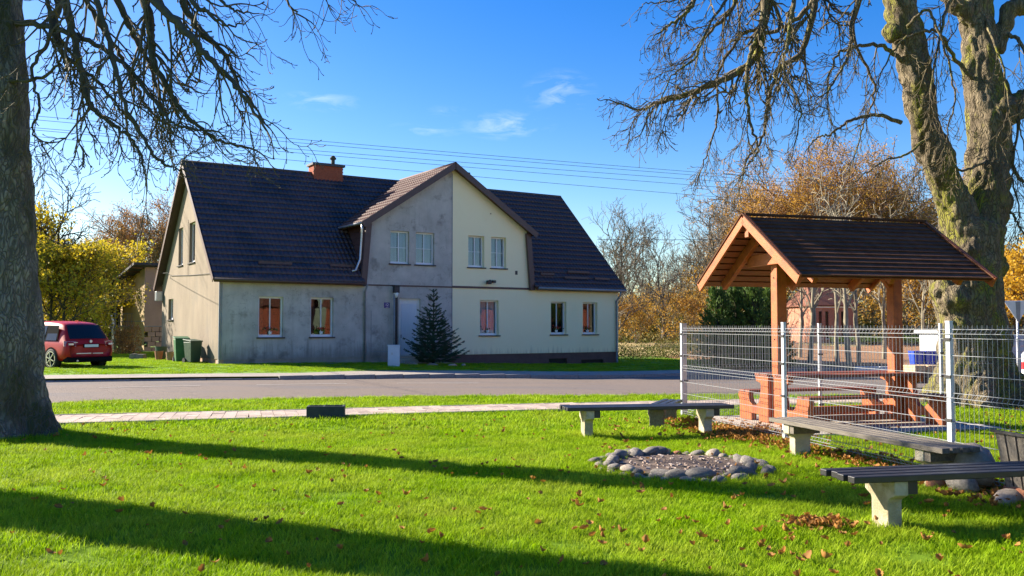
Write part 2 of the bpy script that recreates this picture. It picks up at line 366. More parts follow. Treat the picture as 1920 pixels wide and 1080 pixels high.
def grass_material(name, base, tip):
    m = bpy.data.materials.new(name); m.use_nodes = True; MATS[name] = m
    n, l = m.node_tree.nodes, m.node_tree.links; b = n['Principled BSDF']; b.inputs['Roughness'].default_value = .6; b.inputs['Specular IOR Level'].default_value = .12
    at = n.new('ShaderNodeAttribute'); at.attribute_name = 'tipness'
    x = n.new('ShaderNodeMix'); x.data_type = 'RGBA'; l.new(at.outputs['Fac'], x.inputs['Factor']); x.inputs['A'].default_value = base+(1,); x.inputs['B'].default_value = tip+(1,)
    g = n.new('ShaderNodeNewGeometry'); nz = n.new('ShaderNodeTexNoise'); nz.inputs['Scale'].default_value = .9; nz.inputs['Detail'].default_value = 4; l.new(g.outputs['Position'], nz.inputs['Vector'])
    r = n.new('ShaderNodeMapRange'); r.inputs[1].default_value = .35; r.inputs[2].default_value = .68; l.new(nz.outputs['Fac'], r.inputs[0])
    y = n.new('ShaderNodeMix'); y.data_type = 'RGBA'; l.new(r.outputs[0], y.inputs['Factor']); l.new(x.outputs['Result'], y.inputs['A'])
    h0 = n.new('ShaderNodeHueSaturation'); h0.inputs['Hue'].default_value = .475; h0.inputs['Value'].default_value = 1.12; h0.inputs['Saturation'].default_value = .95; l.new(x.outputs['Result'], h0.inputs['Color']); l.new(h0.outputs[0], y.inputs['B'])
    oi = n.new('ShaderNodeObjectInfo'); h = n.new('ShaderNodeHueSaturation'); r2 = n.new('ShaderNodeMapRange'); r2.inputs[3].default_value = .72; r2.inputs[4].default_value = 1.25; l.new(oi.outputs['Random'], r2.inputs[0]); l.new(r2.outputs[0], h.inputs['Value']); l.new(y.outputs['Result'], h.inputs['Color'])
    l.new(h.outputs[0], b.inputs['Base Color'])
    tr = n.new('ShaderNodeBsdfTranslucent'); l.new(h.outputs[0], tr.inputs[0]); ms = n.new('ShaderNodeMixShader'); ms.inputs[0].default_value = .42
    l.new(b.outputs[0], ms.inputs[1]); l.new(tr.outputs[0], ms.inputs[2]); l.new(ms.outputs[0], n['Material Output'].inputs[0])
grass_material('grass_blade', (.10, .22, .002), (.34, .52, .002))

# ------------------------------------------------------------------ terrain, road, pavements
def sheet(name, xs, ys, zf, m, kind='structure'):
    mb = MB(); nx = len(xs)
    mb.v = [(x, y, zf(x, y)) for y in ys for x in xs]
    mb.f = [(j*nx+i, j*nx+i+1, (j+1)*nx+i+1, (j+1)*nx+i) for j in range(len(ys)-1) for i in range(nx-1)]
    return obj(name, mb, m, kind=kind, smooth=True)
def strip(name, A, B, off, m, n=40, k=6, kind='structure', parent=None, zf=zt):
    def samp(P, t):
        L = [0]
        for a, b in zip(P, P[1:]): L.append(L[-1]+math.dist(a, b))
        s = t*L[-1]
        for i in range(len(P)-1):
            if s <= L[i+1] or i == len(P)-2:
                q = (s-L[i])/(L[i+1]-L[i]); return lerp(P[i][0], P[i+1][0], q), lerp(P[i][1], P[i+1][1], q)
    mb = MB()
    for i in range(n+1):
        a = samp(A, i/n); b = samp(B, i/n)
        for j in range(k+1):
            x, y = lerp(a[0], b[0], j/k), lerp(a[1], b[1], j/k); mb.v.append((x, y, zf(x, y)+off))
    mb.f = [(i*(k+1)+j, (i+1)*(k+1)+j, (i+1)*(k+1)+j+1, i*(k+1)+j+1) for i in range(n) for j in range(k)]
    return obj(name, mb, m, kind=kind, parent=parent, smooth=True)
def axis(a, b, step, far): 
    v = list(np.arange(a, b+.01, step)); s = step
    lo, hi = v[0], v[-1]
    while hi < far: s *= 1.5; hi += s; v.append(hi)
    s = step
    while lo > -far: s *= 1.5; lo -= s; v.insert(0, lo)
    return v
sheet('ground', axis(-16, 20, 1, 600), axis(-6, 46, 1, 600), zt, 'lawn_soil')
KERB = [(-60, 9), (-30, 19.5), (-12.84, 25.03), (-8.74, 26.01), (-6.57, 26.6), (-4.4, 27.9), (-1.43, 30.3), (6.49, 34.9), (16, 40), (40, 50), (80, 62)]
NEAR = [(-60, 5), (-30, 13), (-9.36, 18.27), (-1.86, 19.78), (3.81, 20.2), (9.63, 19.95), (20, 20.5), (40, 23), (80, 27)]
WALKF = [(-60, 11.5), (-30, 21.5), (-13.8, 26.9), (-10, 27.5), (-6.77, 28.6), (-5.0, 31.2), (-1.6, 34.0), (6.94, 37.3), (16, 42), (40, 52), (80, 64)]
strip('road', NEAR, KERB, .006, 'asphalt', 80, 12)
strip('pavement', KERB, WALKF, .105, 'pavement_concrete', 70, 3)
BACK = [(-300, 500), (-150, 500), (-80, 500), (-60, 500), (-40, 500), (-20, 500), (0, 500), (30, 500), (80, 500), (160, 500), (300, 500)]
def zlawn(x, y): return zt(x, y)+.11
# lawn round the house: rows widening away from the pavement
mb = MB(); rows = [0, .5, 1.2, 2, 3, 4.5, 6.5, 9, 13, 20, 30, 50, 90, 200, 500]
cols = []
for i in range(61):
    t = i/60; s = t*(len(WALKF)-1); a = min(int(s), len(WALKF)-2); q = s-a
    cols.append((lerp(WALKF[a][0], WALKF[a+1][0], q), lerp(WALKF[a][1], WALKF[a+1][1], q)))
for (x, y) in cols:
    for r_ in rows: mb.v.append((x+(-.25+x*.006)*r_, y+r_, zlawn(x, y+r_) - (.03 if r_ == 0 else 0)))
k = len(rows)
mb.f = [(i*k+j, (i+1)*k+j, (i+1)*k+j+1, i*k+j+1) for i in range(60) for j in range(k-1)]
obj('house_lawn', mb, 'far_grass', kind='structure', smooth=True)
# kerb stones, one by one where they can be told apart
kerb = bpy.data.objects.new('kerb', None); C.objects.link(kerb); kerb['kind'] = 'structure'
def along(P, s0, s1, step):
    L = [0]
    for a, b in zip(P, P[1:]): L.append(L[-1]+math.dist(a, b))
    out = []; s = s0
    while s < min(s1, L[-1]):
        for i in range(len(P)-1):
            if s <= L[i+1]: break
        q = (s-L[i])/(L[i+1]-L[i]); out.append((lerp(P[i][0], P[i+1][0], q), lerp(P[i][1], P[i+1][1], q))); s += step
    return out
kp = along(KERB, 44, 110, 1.0); km = MB(); km.box(0, .985, -.075, .075, -.15, .12)
kmesh = None
for a, b in zip(kp, kp[1:]):
    drop = -.07 if a[0] < -7 else 0
    if kmesh is None: ko = obj('kerb_stone', km, 'kerb_concrete', kerb, bevel=.012); kmesh = ko
    else: ko = kmesh.copy(); C.objects.link(ko)
    ko.location = (a[0], a[1], zt(*a)+drop+rnd.uniform(-.004, .004)); ko.rotation_euler = (0, 0, math.atan2(b[1]-a[1], b[0]-a[0]))
# worn centre dashes
dm = MB(); CL = [(-30, 16.5), (-11.2, 22.4), (-6.9, 23.9), (-3.8, 25.1), (3, 27.5), (12, 30), (30, 34)]
for s0 in (16.3, 20.6, 24.4, 28.2):
    p = along(CL, s0, s0+2.45, .4)
    for a, b in zip(p, p[1:]):
        d = Vector((b[0]-a[0], b[1]-a[1])).normalized(); nx_, ny_ = -d.y*.06, d.x*.06
        dm.poly([(a[0]+nx_*-1, a[1]-ny_, zt(*a)+.013), (b[0]-nx_, b[1]-ny_, zt(*b)+.013), (b[0]+nx_, b[1]+ny_, zt(*b)+.013), (a[0]+nx_, a[1]+ny_, zt(*a)+.013)])
obj('road_marking', dm, 'road_paint', kind='structure')
# paved footpath: each paver its own piece
PT = [(-12, 14.1), (-7.78, 15.45), (-4.56, 16.2), (-.82, 17.32), (.88, 17.75), (4.6, 18.6), (11, 20.0)]
PB = [(-12, 12.6), (-7.07, 14.12), (-4.23, 14.97), (-.76, 16.05), (.97, 16.55), (4.41, 17.45), (11, 18.8)]
strip('path_bed', PB, PT, .004, 'path_sand', 40, 2)
path = bpy.data.objects.new('footpath', None); C.objects.link(path); path['kind'] = 'structure'
pc = [((a[0]+b[0])/2, (a[1]+b[1])/2) for a, b in zip(PB, PT)]
pm = MB(); pm.box(-.098, .098, -.212, .212, -.03, .045)
pv = None; row = along(pc, 2.6, 21.4, .204)
for i, (a, b) in enumerate(zip(row, row[1:])):
    ang = math.atan2(b[1]-a[1], b[0]-a[0])
    for j in (-1, 0, 1):
        if pv is None: pv = obj('paver', pm, 'paver', path); o = pv
        else: o = pv.copy(); C.objects.link(o)
        off = j*.43
        o.location = (a[0]-math.sin(ang)*off, a[1]+math.cos(ang)*off, rnd.uniform(-.004, .004)); o.rotation_euler = (rnd.uniform(-.01, .01), rnd.uniform(-.02, .02), ang+rnd.uniform(-.01, .01))
em = MB()
for P, sgn in ((PT, 1), (PB, -1)):
    q = along([((a[0]), (a[1])) for a in P], 1, 24, .5)
    for a, b in zip(q, q[1:]): em.bar((a[0], a[1], .02), (b[0], b[1], .02), .06, .06)
obj('path_edging', em, 'kerb_concrete', kind='structure')

# ------------------------------------------------------------------ the house
A = .568; HX, HY = -11.10, 34.18
L_, W_, VR, ZR, ZE = 19.4, 10.3, 5.18, 8.6, 3.35
SL = (ZR-ZE)/(VR+.3)
def zroof(v): return ZE+SL*(v+.3) if v <= VR else ZR-SL*(v-VR)
house = thing('house', 'semi detached house, left half bare grey plaster, right half cream, dark tiled roof', 'house', (HX, HY, 0), A)
def hw(u, v, z=0): return (HX+math.cos(A)*u-math.sin(A)*v, HY+math.sin(A)*u+math.cos(A)*v, z)
def clip(poly, ax, val, keep_less):
    out = []
    for i in range(len(poly)):
        a, b = poly[i], poly[(i+1) % len(poly)]
        ia = (a[ax] <= val+1e-9) if keep_less else (a[ax] >= val-1e-9); ib = (b[ax] <= val+1e-9) if keep_less else (b[ax] >= val-1e-9)
        if ia: out.append(a)
        if ia != ib:
            t = (val-a[ax])/(b[ax]-a[ax]); out.append((a[0]+(b[0]-a[0])*t, a[1]+(b[1]-a[1])*t))
    return out
def wall(name, polygon, holes, m, place, depth=.16, parent=house, step=None):
    """polygon with rectangular openings in a plane; place(a, b, d) maps plane coords and inward depth to the thing's space"""
    xs = sorted({p[0] for p in polygon} | {h[i] for h in holes for i in (0, 1)})
    zs = sorted({p[1] for p in polygon} | {h[i] for h in holes for i in (2, 3)})
    mb = MB()
    for x0, x1 in zip(xs, xs[1:]):
        for z0, z1 in zip(zs, zs[1:]):
            if x1-x0 < 1e-6 or z1-z0 < 1e-6: continue
            cx, cz = (x0+x1)/2, (z0+z1)/2
            if any(h[0] < cx < h[1] and h[2] < cz < h[3] for h in holes): continue
            p = polygon
            for ax, v, kl in ((0, x0, False), (0, x1, True), (1, z0, False), (1, z1, True)):
                if p: p = clip(p, ax, v, kl)
            q = []
            for a in p:
                if not q or math.dist(a, q[-1]) > 1e-6: q.append(a)
            if len(q) > 1 and math.dist(q[0], q[-1]) < 1e-6: q.pop()
            if len(q) >= 3: mb.poly([place(a, b, 0) for a, b in q])
    for x0, x1, z0, z1 in holes:
        for (a, b), (c, d) in (((x0, z0), (x1, z0)), ((x1, z0), (x1, z1)), ((x1, z1), (x0, z1)), ((x0, z1), (x0, z0))):
            mb.poly([place(a, b, 0), place(a, b, depth), place(c, d, depth), place(c, d, 0)])
    return obj(name, mb, m, parent)
front = lambda a, b, d: (a, d, b)
gable = lambda a, b, d: (d, a, b)
SPL = 10.04
WIN = dict(gl=[(1.5, 2.48, 1.13, 2.71), (3.6, 4.56, 1.13, 2.71)], gu=[(7.07, 7.95, 4.21, 5.6), (8.27, 9.16, 4.21, 5.6)],
           cu=[(10.86, 11.69, 4.19, 5.6), (12.05, 12.85, 4.19, 5.6)], cl=[(11.47, 12.45, 1.15, 2.72), (15.34, 16.24, 1.17, 2.71), (17.22, 18.1, 1.17, 2.71)])
DOOR = (7.5, 8.5, -.1, 2.73)
wall('grey_plaster_wall', [(0, .29), (SPL, .29), (SPL, 3.3), (0, 3.3)], WIN['gl']+[(DOOR[0], DOOR[1], .29, DOOR[3])], 'plaster_grey', front)
wall('cream_wall', [(SPL, .3), (L_, .3), (L_, 3.42), (SPL, 3.42)], WIN['cl'], 'plaster_cream', front, .2)
wall('grey_gable_wall', [(5.85, 3.3), (SPL, 3.3), (SPL, 8.52), (6.1, 5.95)], WIN['gu'], 'plaster_grey', front)
wall('cream_gable_wall', [(SPL, 3.42), (14.2, 3.42), (13.98, 5.95), (SPL, 8.52)], WIN['cu'], 'plaster_cream', front, .2)
for a_, b_, z_ in ((0, 5.85, 3.3), (14.2, L_, 3.42)):
    mb = MB(); mb.poly([(a_, 0, z_), (b_, 0, z_), (b_, 0, 3.6), (a_, 0, 3.6)]); obj('eave_board', mb, 'soffit_wood', house)
GW = [(6.15, 7.0, 4.24, 5.9), (3.95, 5.0, 4.24, 5.95), (7.9, 8.9, 1.85, 2.8)]
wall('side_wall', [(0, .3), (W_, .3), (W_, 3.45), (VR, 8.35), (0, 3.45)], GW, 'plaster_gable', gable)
mb = MB()
mb.poly([(L_, 0, -.6), (L_, W_, -.6), (L_, W_, 3.45), (L_, VR, 8.35), (L_, 0, 3.45)]); mb.poly([(0, W_, -.6), (L_, W_, -.6), (L_, W_, 3.6), (0, W_, 3.6)])
obj('rear_wall', mb, 'plaster_cream', house)
mb = MB(); mb.poly([(.02, .02, 3.35), (L_-.02, .02, 3.35), (L_-.02, W_-.02, 3.35), (.02, W_-.02, 3.35)]); obj('floor_slab', mb, 'room_dark', house)
mb = MB(); mb.box(0, DOOR[0], .03, .2, -.7, .29); mb.box(DOOR[1], SPL, .03, .2, -.7, .29); obj('plinth', mb, 'plaster_grey', house)
BW = [(15.25, 16.3, -.3, .03), (17.15, 18.5, -.34, -.06)]
pl_ = wall('plinth', [(SPL, -.8), (L_+.0, -.8), (L_+.0, .3), (SPL, .3)], BW, 'plinth_brown', lambda a, b, d: (a, d+.04, b), .12); pl_['label'] = 'dark brown plinth'
for h in BW:
    mb = MB(); mb.box(h[0], h[1], .15, .17, h[2], h[3]); obj('cellar_window', mb, 'shade_dark', house)
mb = MB(); mb.box(.04, .2, .02, W_, -.7, .3); p2 = obj('plinth', mb, 'plinth_terracotta', house); p2['label'] = 'terracotta coloured plinth'
mb = MB(); mb.box(SPL, 14.2, -.035, .0, 3.24, 3.33); mb.box(5.9, SPL-.01, -.02, 0, 3.24, 3.30); obj('floor_band', mb, 'brown_trim', house)
mb = MB(); mb.box(.0, 5.9, -.012, .03, .27, .30); obj('plinth_bead', mb, 'plaster_grey', house)
mb = MB(); mb.bar((SPL, -.006, .3), (SPL, -.006, 8.3), .03, .02); obj('party_joint', mb, 'grey_pipe', house)

def window(u0, u1, z0, z1, place, depth, cross, curt, name='window', slim=False, sill='sill_dark'):
    fr = MB(); t = .065; d0, d1 = depth-.02, depth+.05
    def bx(mb, a0, a1, b0, b1, e0, e1):
        vs = [place(a, b, e) for e in (e0, e1) for b in (b0, b1) for a in (a0, a1)]
        mb.add(vs, [(0, 2, 3, 1), (4, 5, 7, 6), (0, 1, 5, 4), (1, 3, 7, 5), (3, 2, 6, 7), (2, 0, 4, 6)])
    bx(fr, u0, u0+t, z0, z1, d0, d1); bx(fr, u1-t, u1, z0, z1, d0, d1)
    bx(fr, u0+t, u1-t, z0, z0+t+.03, d0, d1); bx(fr, u0+t, u1-t, z1-t, z1, d0, d1)
    w = obj(name, fr, 'white_frame', house)
    m = MB(); c = (u0+u1)/2; bx(m, c-.02, c+.02, z0+t, z1-t, d0+.005, d1-.01)
    if cross: bx(m, u0+t, c-.02, (z0+z1)/2-.012, (z0+z1)/2+.012, d0+.01, d1-.02); bx(m, c+.02, u1-t, (z0+z1)/2-.012, (z0+z1)/2+.012, d0+.01, d1-.02)
    obj('glazing_bar', m, 'white_frame', w)
    for a, b in ((u0+t, c-.02), (c+.02, u1-t)):
        g = MB(); bx(g, a, b, z0+t+.03, z1-t, depth+.012, depth+.018); obj('pane', g, 'window_glass', w)
    s = MB(); bx(s, u0-.07, u1+.07, z0-.055, z0-.003, -.06, depth-.025); obj('sill', s, sill, w, bevel=.006)
    if curt:
        cm = MB(); nfold = 26
        for side in ((u0+.03, c-.02), (c+.02, u1-.03)) if curt != 'half' else ((u0+.03, u0+.25),):
            pts = []
            for i in range(nfold+1):
                a = lerp(side[0], side[1], i/nfold); pts.append((a, depth+.12+.022*math.sin(i*1.35)))
            o_ = len(cm.v)
            for a, e in pts: cm.v.append(place(a, z0+.05, e)); cm.v.append(place(a, z1-.02, e))
            cm.f += [(o_+2*i, o_+2*i+2, o_+2*i+3, o_+2*i+1) for i in range(nfold)]
        obj('curtain', cm, 'curtain_dark' if curt in ('dark', 'half') else 'curtain', w, smooth=True)
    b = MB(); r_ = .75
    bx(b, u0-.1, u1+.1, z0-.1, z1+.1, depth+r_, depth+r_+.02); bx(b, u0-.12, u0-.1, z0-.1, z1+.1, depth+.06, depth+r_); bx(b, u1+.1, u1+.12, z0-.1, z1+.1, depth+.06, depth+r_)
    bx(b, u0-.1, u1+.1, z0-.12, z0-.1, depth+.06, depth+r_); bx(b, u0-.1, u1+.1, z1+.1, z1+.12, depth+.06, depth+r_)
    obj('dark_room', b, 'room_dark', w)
    return w
for h in WIN['gl']: window(*h, front, .16, False, 'half')
for h in WIN['gu']: window(*h, front, .16, True, 'white')
for h in WIN['cu']: window(*h, front, .2, True, 'white')
for h in WIN['cl']: window(*h, front, .2, False, 'white' if h[0] < 13 else 'half')
for h in GW: window(*h, gable, .14, False, None)
# door with white curtain-like panel
mb = MB(); mb.box(DOOR[0], DOOR[0]+.07, .1, .17, .1, DOOR[3]); mb.box(DOOR[1]-.07, DOOR[1], .1, .17, .1, DOOR[3]); mb.box(DOOR[0]+.07, DOOR[1]-.07, .1, .17, DOOR[3]-.07, DOOR[3]); mb.box(DOOR[0]+.07, DOOR[1]-.07, .12, .165, .1, DOOR[3]-.07)
dr = obj('door', mb, 'door_white', house)
mb = MB(); mb.box(DOOR[0]+.14, DOOR[1]-.14, .105, .118, .35, 2.5); obj('pane', mb, 'curtain', dr)
mb = MB(); mb.box(DOOR[0]+.12, DOOR[0]+.15, .06, .12, 1.05, 1.2); obj('handle', mb, 'zinc', dr)
mb = MB(); mb.box(DOOR[0]-.3, DOOR[1]+.3, -.75, .1, -.4, .07); mb.box(DOOR[0]-.2, DOOR[1]+.2, -.4, .1, .07, .2); obj('door_step', mb, 'slab_concrete', house, bevel=.01)

# metal tile roofs: stepped rows of scalloped tiles as relief
def tiles(name, m, P, U, V, nu, nv, inside, parent=house, sub=5, hgt=.062, lip=.045):
    """P origin (eave corner), U along the eave, V up the slope; inside(a, b) tells which cells exist"""
    P, U, V = Vector(P), Vector(U), Vector(V); N = U.cross(V).normalized()
    if N.z < 0: N = -N
    mb = MB(); tw = 1/nu; th = 1/nv; k = nu*sub
    prof = [abs(math.sin(math.pi*(i/sub)))**.7 for i in range(sub)]
    for r in range(nv):
        cols = [i for i in range(k) if inside((i+.5)/k, (r+.5)*th)]
        run = []; last = None
        runs = []
        for i in cols:
            if last is None or i != last+1:
                run = []; runs.append(run)
            run.append(i); last = i
        for run in runs:
            idx = run+[run[-1]+1]; o = len(mb.v)
            for i in idx:
                p = prof[i % sub]; a = i/k
                b0 = r*th-(.014*p)*1.0*th*6; b1 = min(1, (r+1)*th)
                base = P+U*a
                jit = .004*math.sin(i//sub*12.9898+r*78.233)
                mb.v.append(tuple(base+V*(b0)+N*(.004)))
                mb.v.append(tuple(base+V*(b0)+N*(lip+hgt*p*.8+jit)))
                mb.v.append(tuple(base+V*((r+.5)*th)+N*(lip*.6+hgt*p*.75+jit)))
                mb.v.append(tuple(base+V*(b1)+N*(.006+hgt*p*.62)))
            for i in range(len(idx)-1):
                for j in range(3):
                    q = o+i*4+j; mb.f.append((q, q+4, q+5, q+1))
    return obj(name, mb, m, parent, smooth=True, kind='stuff')
EV = -.3; SLL = math.hypot(VR-EV, ZR-ZE)
UL = 5.82
def ins_left(a, b):
    u = a*(10.35)-.3; v = EV+b*(VR-EV)
    return (u < UL-.03) if v < .12 else (u < 9.9)
tl = tiles('roof', 'roof_tile_dark', (-.3, EV, ZE), (10.35, 0, 0), (0, VR-EV, ZR-ZE), 54, 21, ins_left)
tl['label'] = 'dark tiled roof slope over the grey half'
def ins_right(a, b):
    u = 10.05+a*(L_+.2-10.05); v = EV+b*(VR-EV)
    return (u > 14.25) if v < .12 else True
tr_ = tiles('roof', 'roof_tile_brown', (10.05, EV, ZE), (L_+.2-10.05, 0, 0), (0, VR-EV, ZR-ZE), 50, 21, ins_right)
tr_['label'] = 'dark brown tiled roof slope over the cream half'
mb = MB(); mb.prism([(-.3, VR, ZR-.02), (L_+.2, VR, ZR-.02), (L_+.2, W_+.3, ZE-.02), (-.3, W_+.3, ZE-.02)], (0, 0, -.1)); obj('rear_roof', mb, 'roof_tile_brown', house)
# roof boarding underneath
mb = MB()
mb.prism([(-.28, EV+.02, ZE-.03), (-.28, VR, ZR-.04), (UL-.1, VR, ZR-.04), (UL-.1, EV+.02, ZE-.03)], (0, 0, -.1)); obj('soffit', mb, 'soffit_wood', house)
mb = MB(); mb.prism([(14.35, EV+.02, ZE-.03), (14.35, VR, ZR-.04), (L_+.18, VR, ZR-.04), (L_+.18, EV+.02, ZE-.03)], (0, 0, -.1))
obj('soffit', mb, 'soffit_wood', house)
# verge boards on both gables
for u in (-.33, L_+.21):
    mb = MB(); mb.bar((u, EV-.02, ZE-.06), (u, VR, ZR-.04), .03, .2); mb.bar((u, VR, ZR-.04), (u, W_+.3, ZE-.06), .03, .2)
    obj('verge_board', mb, 'brown_trim', house)
# dormer roof
DC = 10.0; DZ = 8.66; DE = 4.3; DEZ = 5.84
vm = (DEZ-ZE)/SL-.3
dl = math.hypot(DE, DZ-DEZ)
def ins_dorm(a, b):
    v = -.36+a*(VR+.36); z = DEZ+b*(DZ-DEZ)
    return zroof(v) < z+.12
tiles('roof', 'roof_tile_red', (DC-DE, -.36, DEZ), (0, VR+.36, 0), (DE, 0, DZ-DEZ), 28, 13, ins_dorm)['label'] = 'red brown tiled slope of the cross gable'
tiles('roof', 'roof_tile_brown', (DC+DE, -.36, DEZ), (0, VR+.36, 0), (-DE, 0, DZ-DEZ), 28, 13, ins_dorm)['label'] = 'dark slope of the cross gable, right side'
mb = MB()
for s in (-1, 1):
    mb.prism([(DC+s*(DE-.03), -.34, DEZ-.03), (DC, -.34, DZ-.03), (DC, .8, DZ-.03), (DC+s*(DE-.03), .8, DEZ-.03)], (0, 0, -.07))
    mb.prism([(DC+s*(DE-.03), .8, DEZ-.03), (DC, .8, DZ-.03), (DC, VR, DZ-.03), (DC+s*(DE-.03), vm+.1, DEZ-.03)], (0, 0, -.07))
obj('soffit', mb, 'soffit_wood', house)
mb = MB()
for s in (-1, 1):
    mb.bar((DC+s*(DE+.03), -.375, DEZ-.1), (DC, -.375, DZ-.06), .035, .26)
    mb.bar((DC+s*4.2, -.12, 3.22), (DC+s*3.98, -.12, 5.85), .25, .14, (0, 1, 0))
obj('barge_board', mb, 'brown_trim', house)
# ridge caps
mb = MB(); mb.tube([(-.33, VR, ZR+.02), (DC, VR, ZR+.02), (L_+.22, VR, ZR+.02)], .085, 8); obj('ridge_cap', mb, 'roof_tile_brown', house, True)
mb = MB(); mb.tube([(DC, -.38, DZ+.02), (DC, VR, DZ+.02)], .08, 8); obj('ridge_cap', mb, 'roof_tile_red', house, True)
# dormer cheeks hung with tiles
for s in (-1, 1):
    x0, x1 = DC+s*4.15, DC+s*3.95
    mb = MB(); nrow = 9
    for r in range(nrow):
        z0 = 3.4+r*.27; z1 = z0+.265; va = 0.0; f = lambda z: max(.02, (z-ZE)/SL-.3+.15)
        xa = lerp(x0, x1, (z0-3.4)/2.4); e = .02*s
        nc = max(1, int(f(z1)/.3))
        for c in range(nc):
            a = va+f(z1)*c/nc; b = va+f(z1)*(c+1)/nc-.012
            mb.add([(xa+e*1.6, a, z0), (xa+e*1.6, b, z0), (xa, b, z1), (xa, a, z1), (xa, a, z0), (xa, b, z0)], [(0, 1, 2, 3), (0, 4, 5, 1)])
    mb.poly([(x0-.02*s, 0, 3.35), (x0-.02*s, .3, 3.35), (x1-.02*s, vm+.3, 5.9), (x1-.02*s, 0, 5.9)])
    obj('cheek', mb, 'roof_tile_red' if s < 0 else 'roof_tile_brown', house, kind='stuff')
# gutters and pipes
mb = MB(); mb.tube([(14.4, EV-.07, ZE-.03), (L_+.2, EV-.07, ZE-.05)], .065, 8); obj('gutter', mb, 'grey_pipe', house, True)
mb = MB(); mb.tube([(-.3, EV-.07, ZE-.03), (UL-.1, EV-.07, ZE-.05)], .06, 8); g_ = obj('gutter', mb, 'brown_trim', house, True)
mb = MB(); mb.tube([(DC-DE-.07, -.36, DEZ-.03), (DC-DE-.07, vm, DEZ-.02)], .055, 8); obj('gutter', mb, 'grey_pipe', house, True)
mb = MB(); mb.tube([(L_-.12, -.35, ZE-.1), (L_-.12, -.3, ZE-.3), (L_-.16, -.07, ZE-.55), (L_-.16, -.07, -.2), (L_-.1, -.18, -.34)], .045, 8); obj('downpipe', mb, 'grey_pipe', house, True)
mb = MB(); mb.tube([(DC-DE-.05, -.3, DEZ-.08), (DC-DE-.02, -.24, DEZ-.3), (DC-DE-.10, -.24, 4.3), (DC-DE-.28, -.24, 3.85), (DC-DE-.42, -.2, 3.8)], .042, 8); obj('downpipe', mb, 'zinc', house, True)
mb = MB(); mb.tube([(UL+.08, -.34, ZE-.08), (UL+.08, -.07, ZE-.4), (UL+.08, -.07, .05)], .04, 8); obj('downpipe', mb, 'grey_pipe', house, True)
mb = MB(); mb.tube([(.08, -.03, 3.2), (.08, -.03, .3)], .015, 5); mb.box(-.02, .03, -.02, .03, .3, 3.4); obj('corner_cable', mb, 'grey_pipe', house)
# snow guards
for (u0, u1, v) in ((1.55, 2.9, .28), (4.5, 5.55, .28), (14.9, 15.7, .25), (16.2, 17.6, .1), (14.35, 14.7, .45), (18.0, 18.9, .1), (16.6, 17.9, .42)):
    mb = MB(); z = zroof(v)+.16; mb.box(u0, u1, v-.05, v-.03, z-.06, z+.04); mb.box(u0, u1, v-.09, v-.05, z-.06, z-.045)
    for q in (u0+.05, u1-.07): mb.box(q, q+.02, v-.03, v+.12, z-.1, z+.03)
    obj('snow_guard', mb, 'brown_trim', house)
# chimney
ch = MB(); ch.box(5.45, 6.85, VR-.35, VR+.35, 8.3, 8.98); cho = obj('chimney', ch, 'brick_red', house)
bm_ = MB()
for r in range(8):
    z = 8.42+r*.072
    for c in range(6):
        x = 5.45+.03+(c+(.5 if r % 2 else 0))*.235
        if x+.2 < 6.86: bm_.box(x, x+.215, VR-.362, VR-.34, z, z+.06)
    for c in range(3): bm_.box(5.438, 5.46, VR-.33+c*.235, VR-.33+c*.235+.2, z, z+.06)
obj('brickwork', bm_, 'brick_red', cho, kind='stuff')
mb = MB(); mb.box(5.36, 6.94, VR-.43, VR+.43, 8.98, 9.08); obj('chimney_cap', mb, 'sill_dark', cho)
mb = MB(); mb.cyl((6.5, VR), .09, 9.0, 9.38, 10); mb.cyl((6.5, VR), .15, 9.38, 9.46, 10); mb.cyl((6.5, VR), .13, 9.46, 9.56, 10, .05); obj('flue_pipe', mb, 'bark_dark', cho, True)
mb = MB(); mb.cyl((13.75, VR), .1, 8.5, 9.28, 10); mb.cyl((13.75, VR), .16, 9.28, 9.42, 10); obj('flue_pipe', mb, 'brown_trim', house, True)
mb = MB(); mb.bar((5.5, VR, 9.0), (5.5, VR, 9.35), .012, .012); obj('lightning_rod', mb, 'wire_dark', house)
# things fixed on the wall
npl = MB(); npl.box(6.79, 7.04, -.03, -.012, 2.32, 2.55); np_o = obj('number_plate', npl, 'plate_blue', house)
def text(name, s, size, m, parent, loc, rot, ext=.002):
    cu = bpy.data.curves.new(name, 'FONT'); cu.body = s; cu.size = size; cu.extrude = ext; cu.align_x = 'CENTER'; cu.align_y = 'CENTER'
    o = bpy.data.objects.new(name, cu); C.objects.link(o); dg = bpy.context.evaluated_depsgraph_get(); me = bpy.data.meshes.new_from_object(o.evaluated_get(dg)); bpy.data.objects.remove(o)
    me.materials.clear(); me.materials.append(MATS[m]); t = bpy.data.objects.new(name, me); C.objects.link(t); t.parent = parent; t.location = loc; t.rotation_euler = rot; return t
text('number', '12', .16, 'paint_white', np_o, (6.915, -.034, 2.45), (math.pi/2, 0, 0))
mb = MB(); [mb.box(6.86+i*.035, 6.885+i*.035, -.034, -.03, 2.345, 2.36) for i in range(4)]; obj('small_line', mb, 'paint_white', np_o)
fl = MB(); fl.tube([(11.95, 0, 3.62), (11.95, -.12, 3.62), (11.85, -.18, 3.55)], .03, 6); fl.box(11.72, 11.9, -.3, -.12, 3.44, 3.6); fl.box(12.0, 12.16, -.26, -.1, 3.5, 3.62); obj('floodlight', fl, 'black_plastic', house, bevel=.01)
mb = MB(); mb.box(13.34, 13.46, -.02, 0, 3.92, 4.1); obj('wall_vent', mb, 'sill_dark', house)
mb = MB(); mb.box(12.9+-.9, 12.04, -.02, 0, 6.62, 6.67); obj('wall_bracket', mb, 'sill_dark', house)
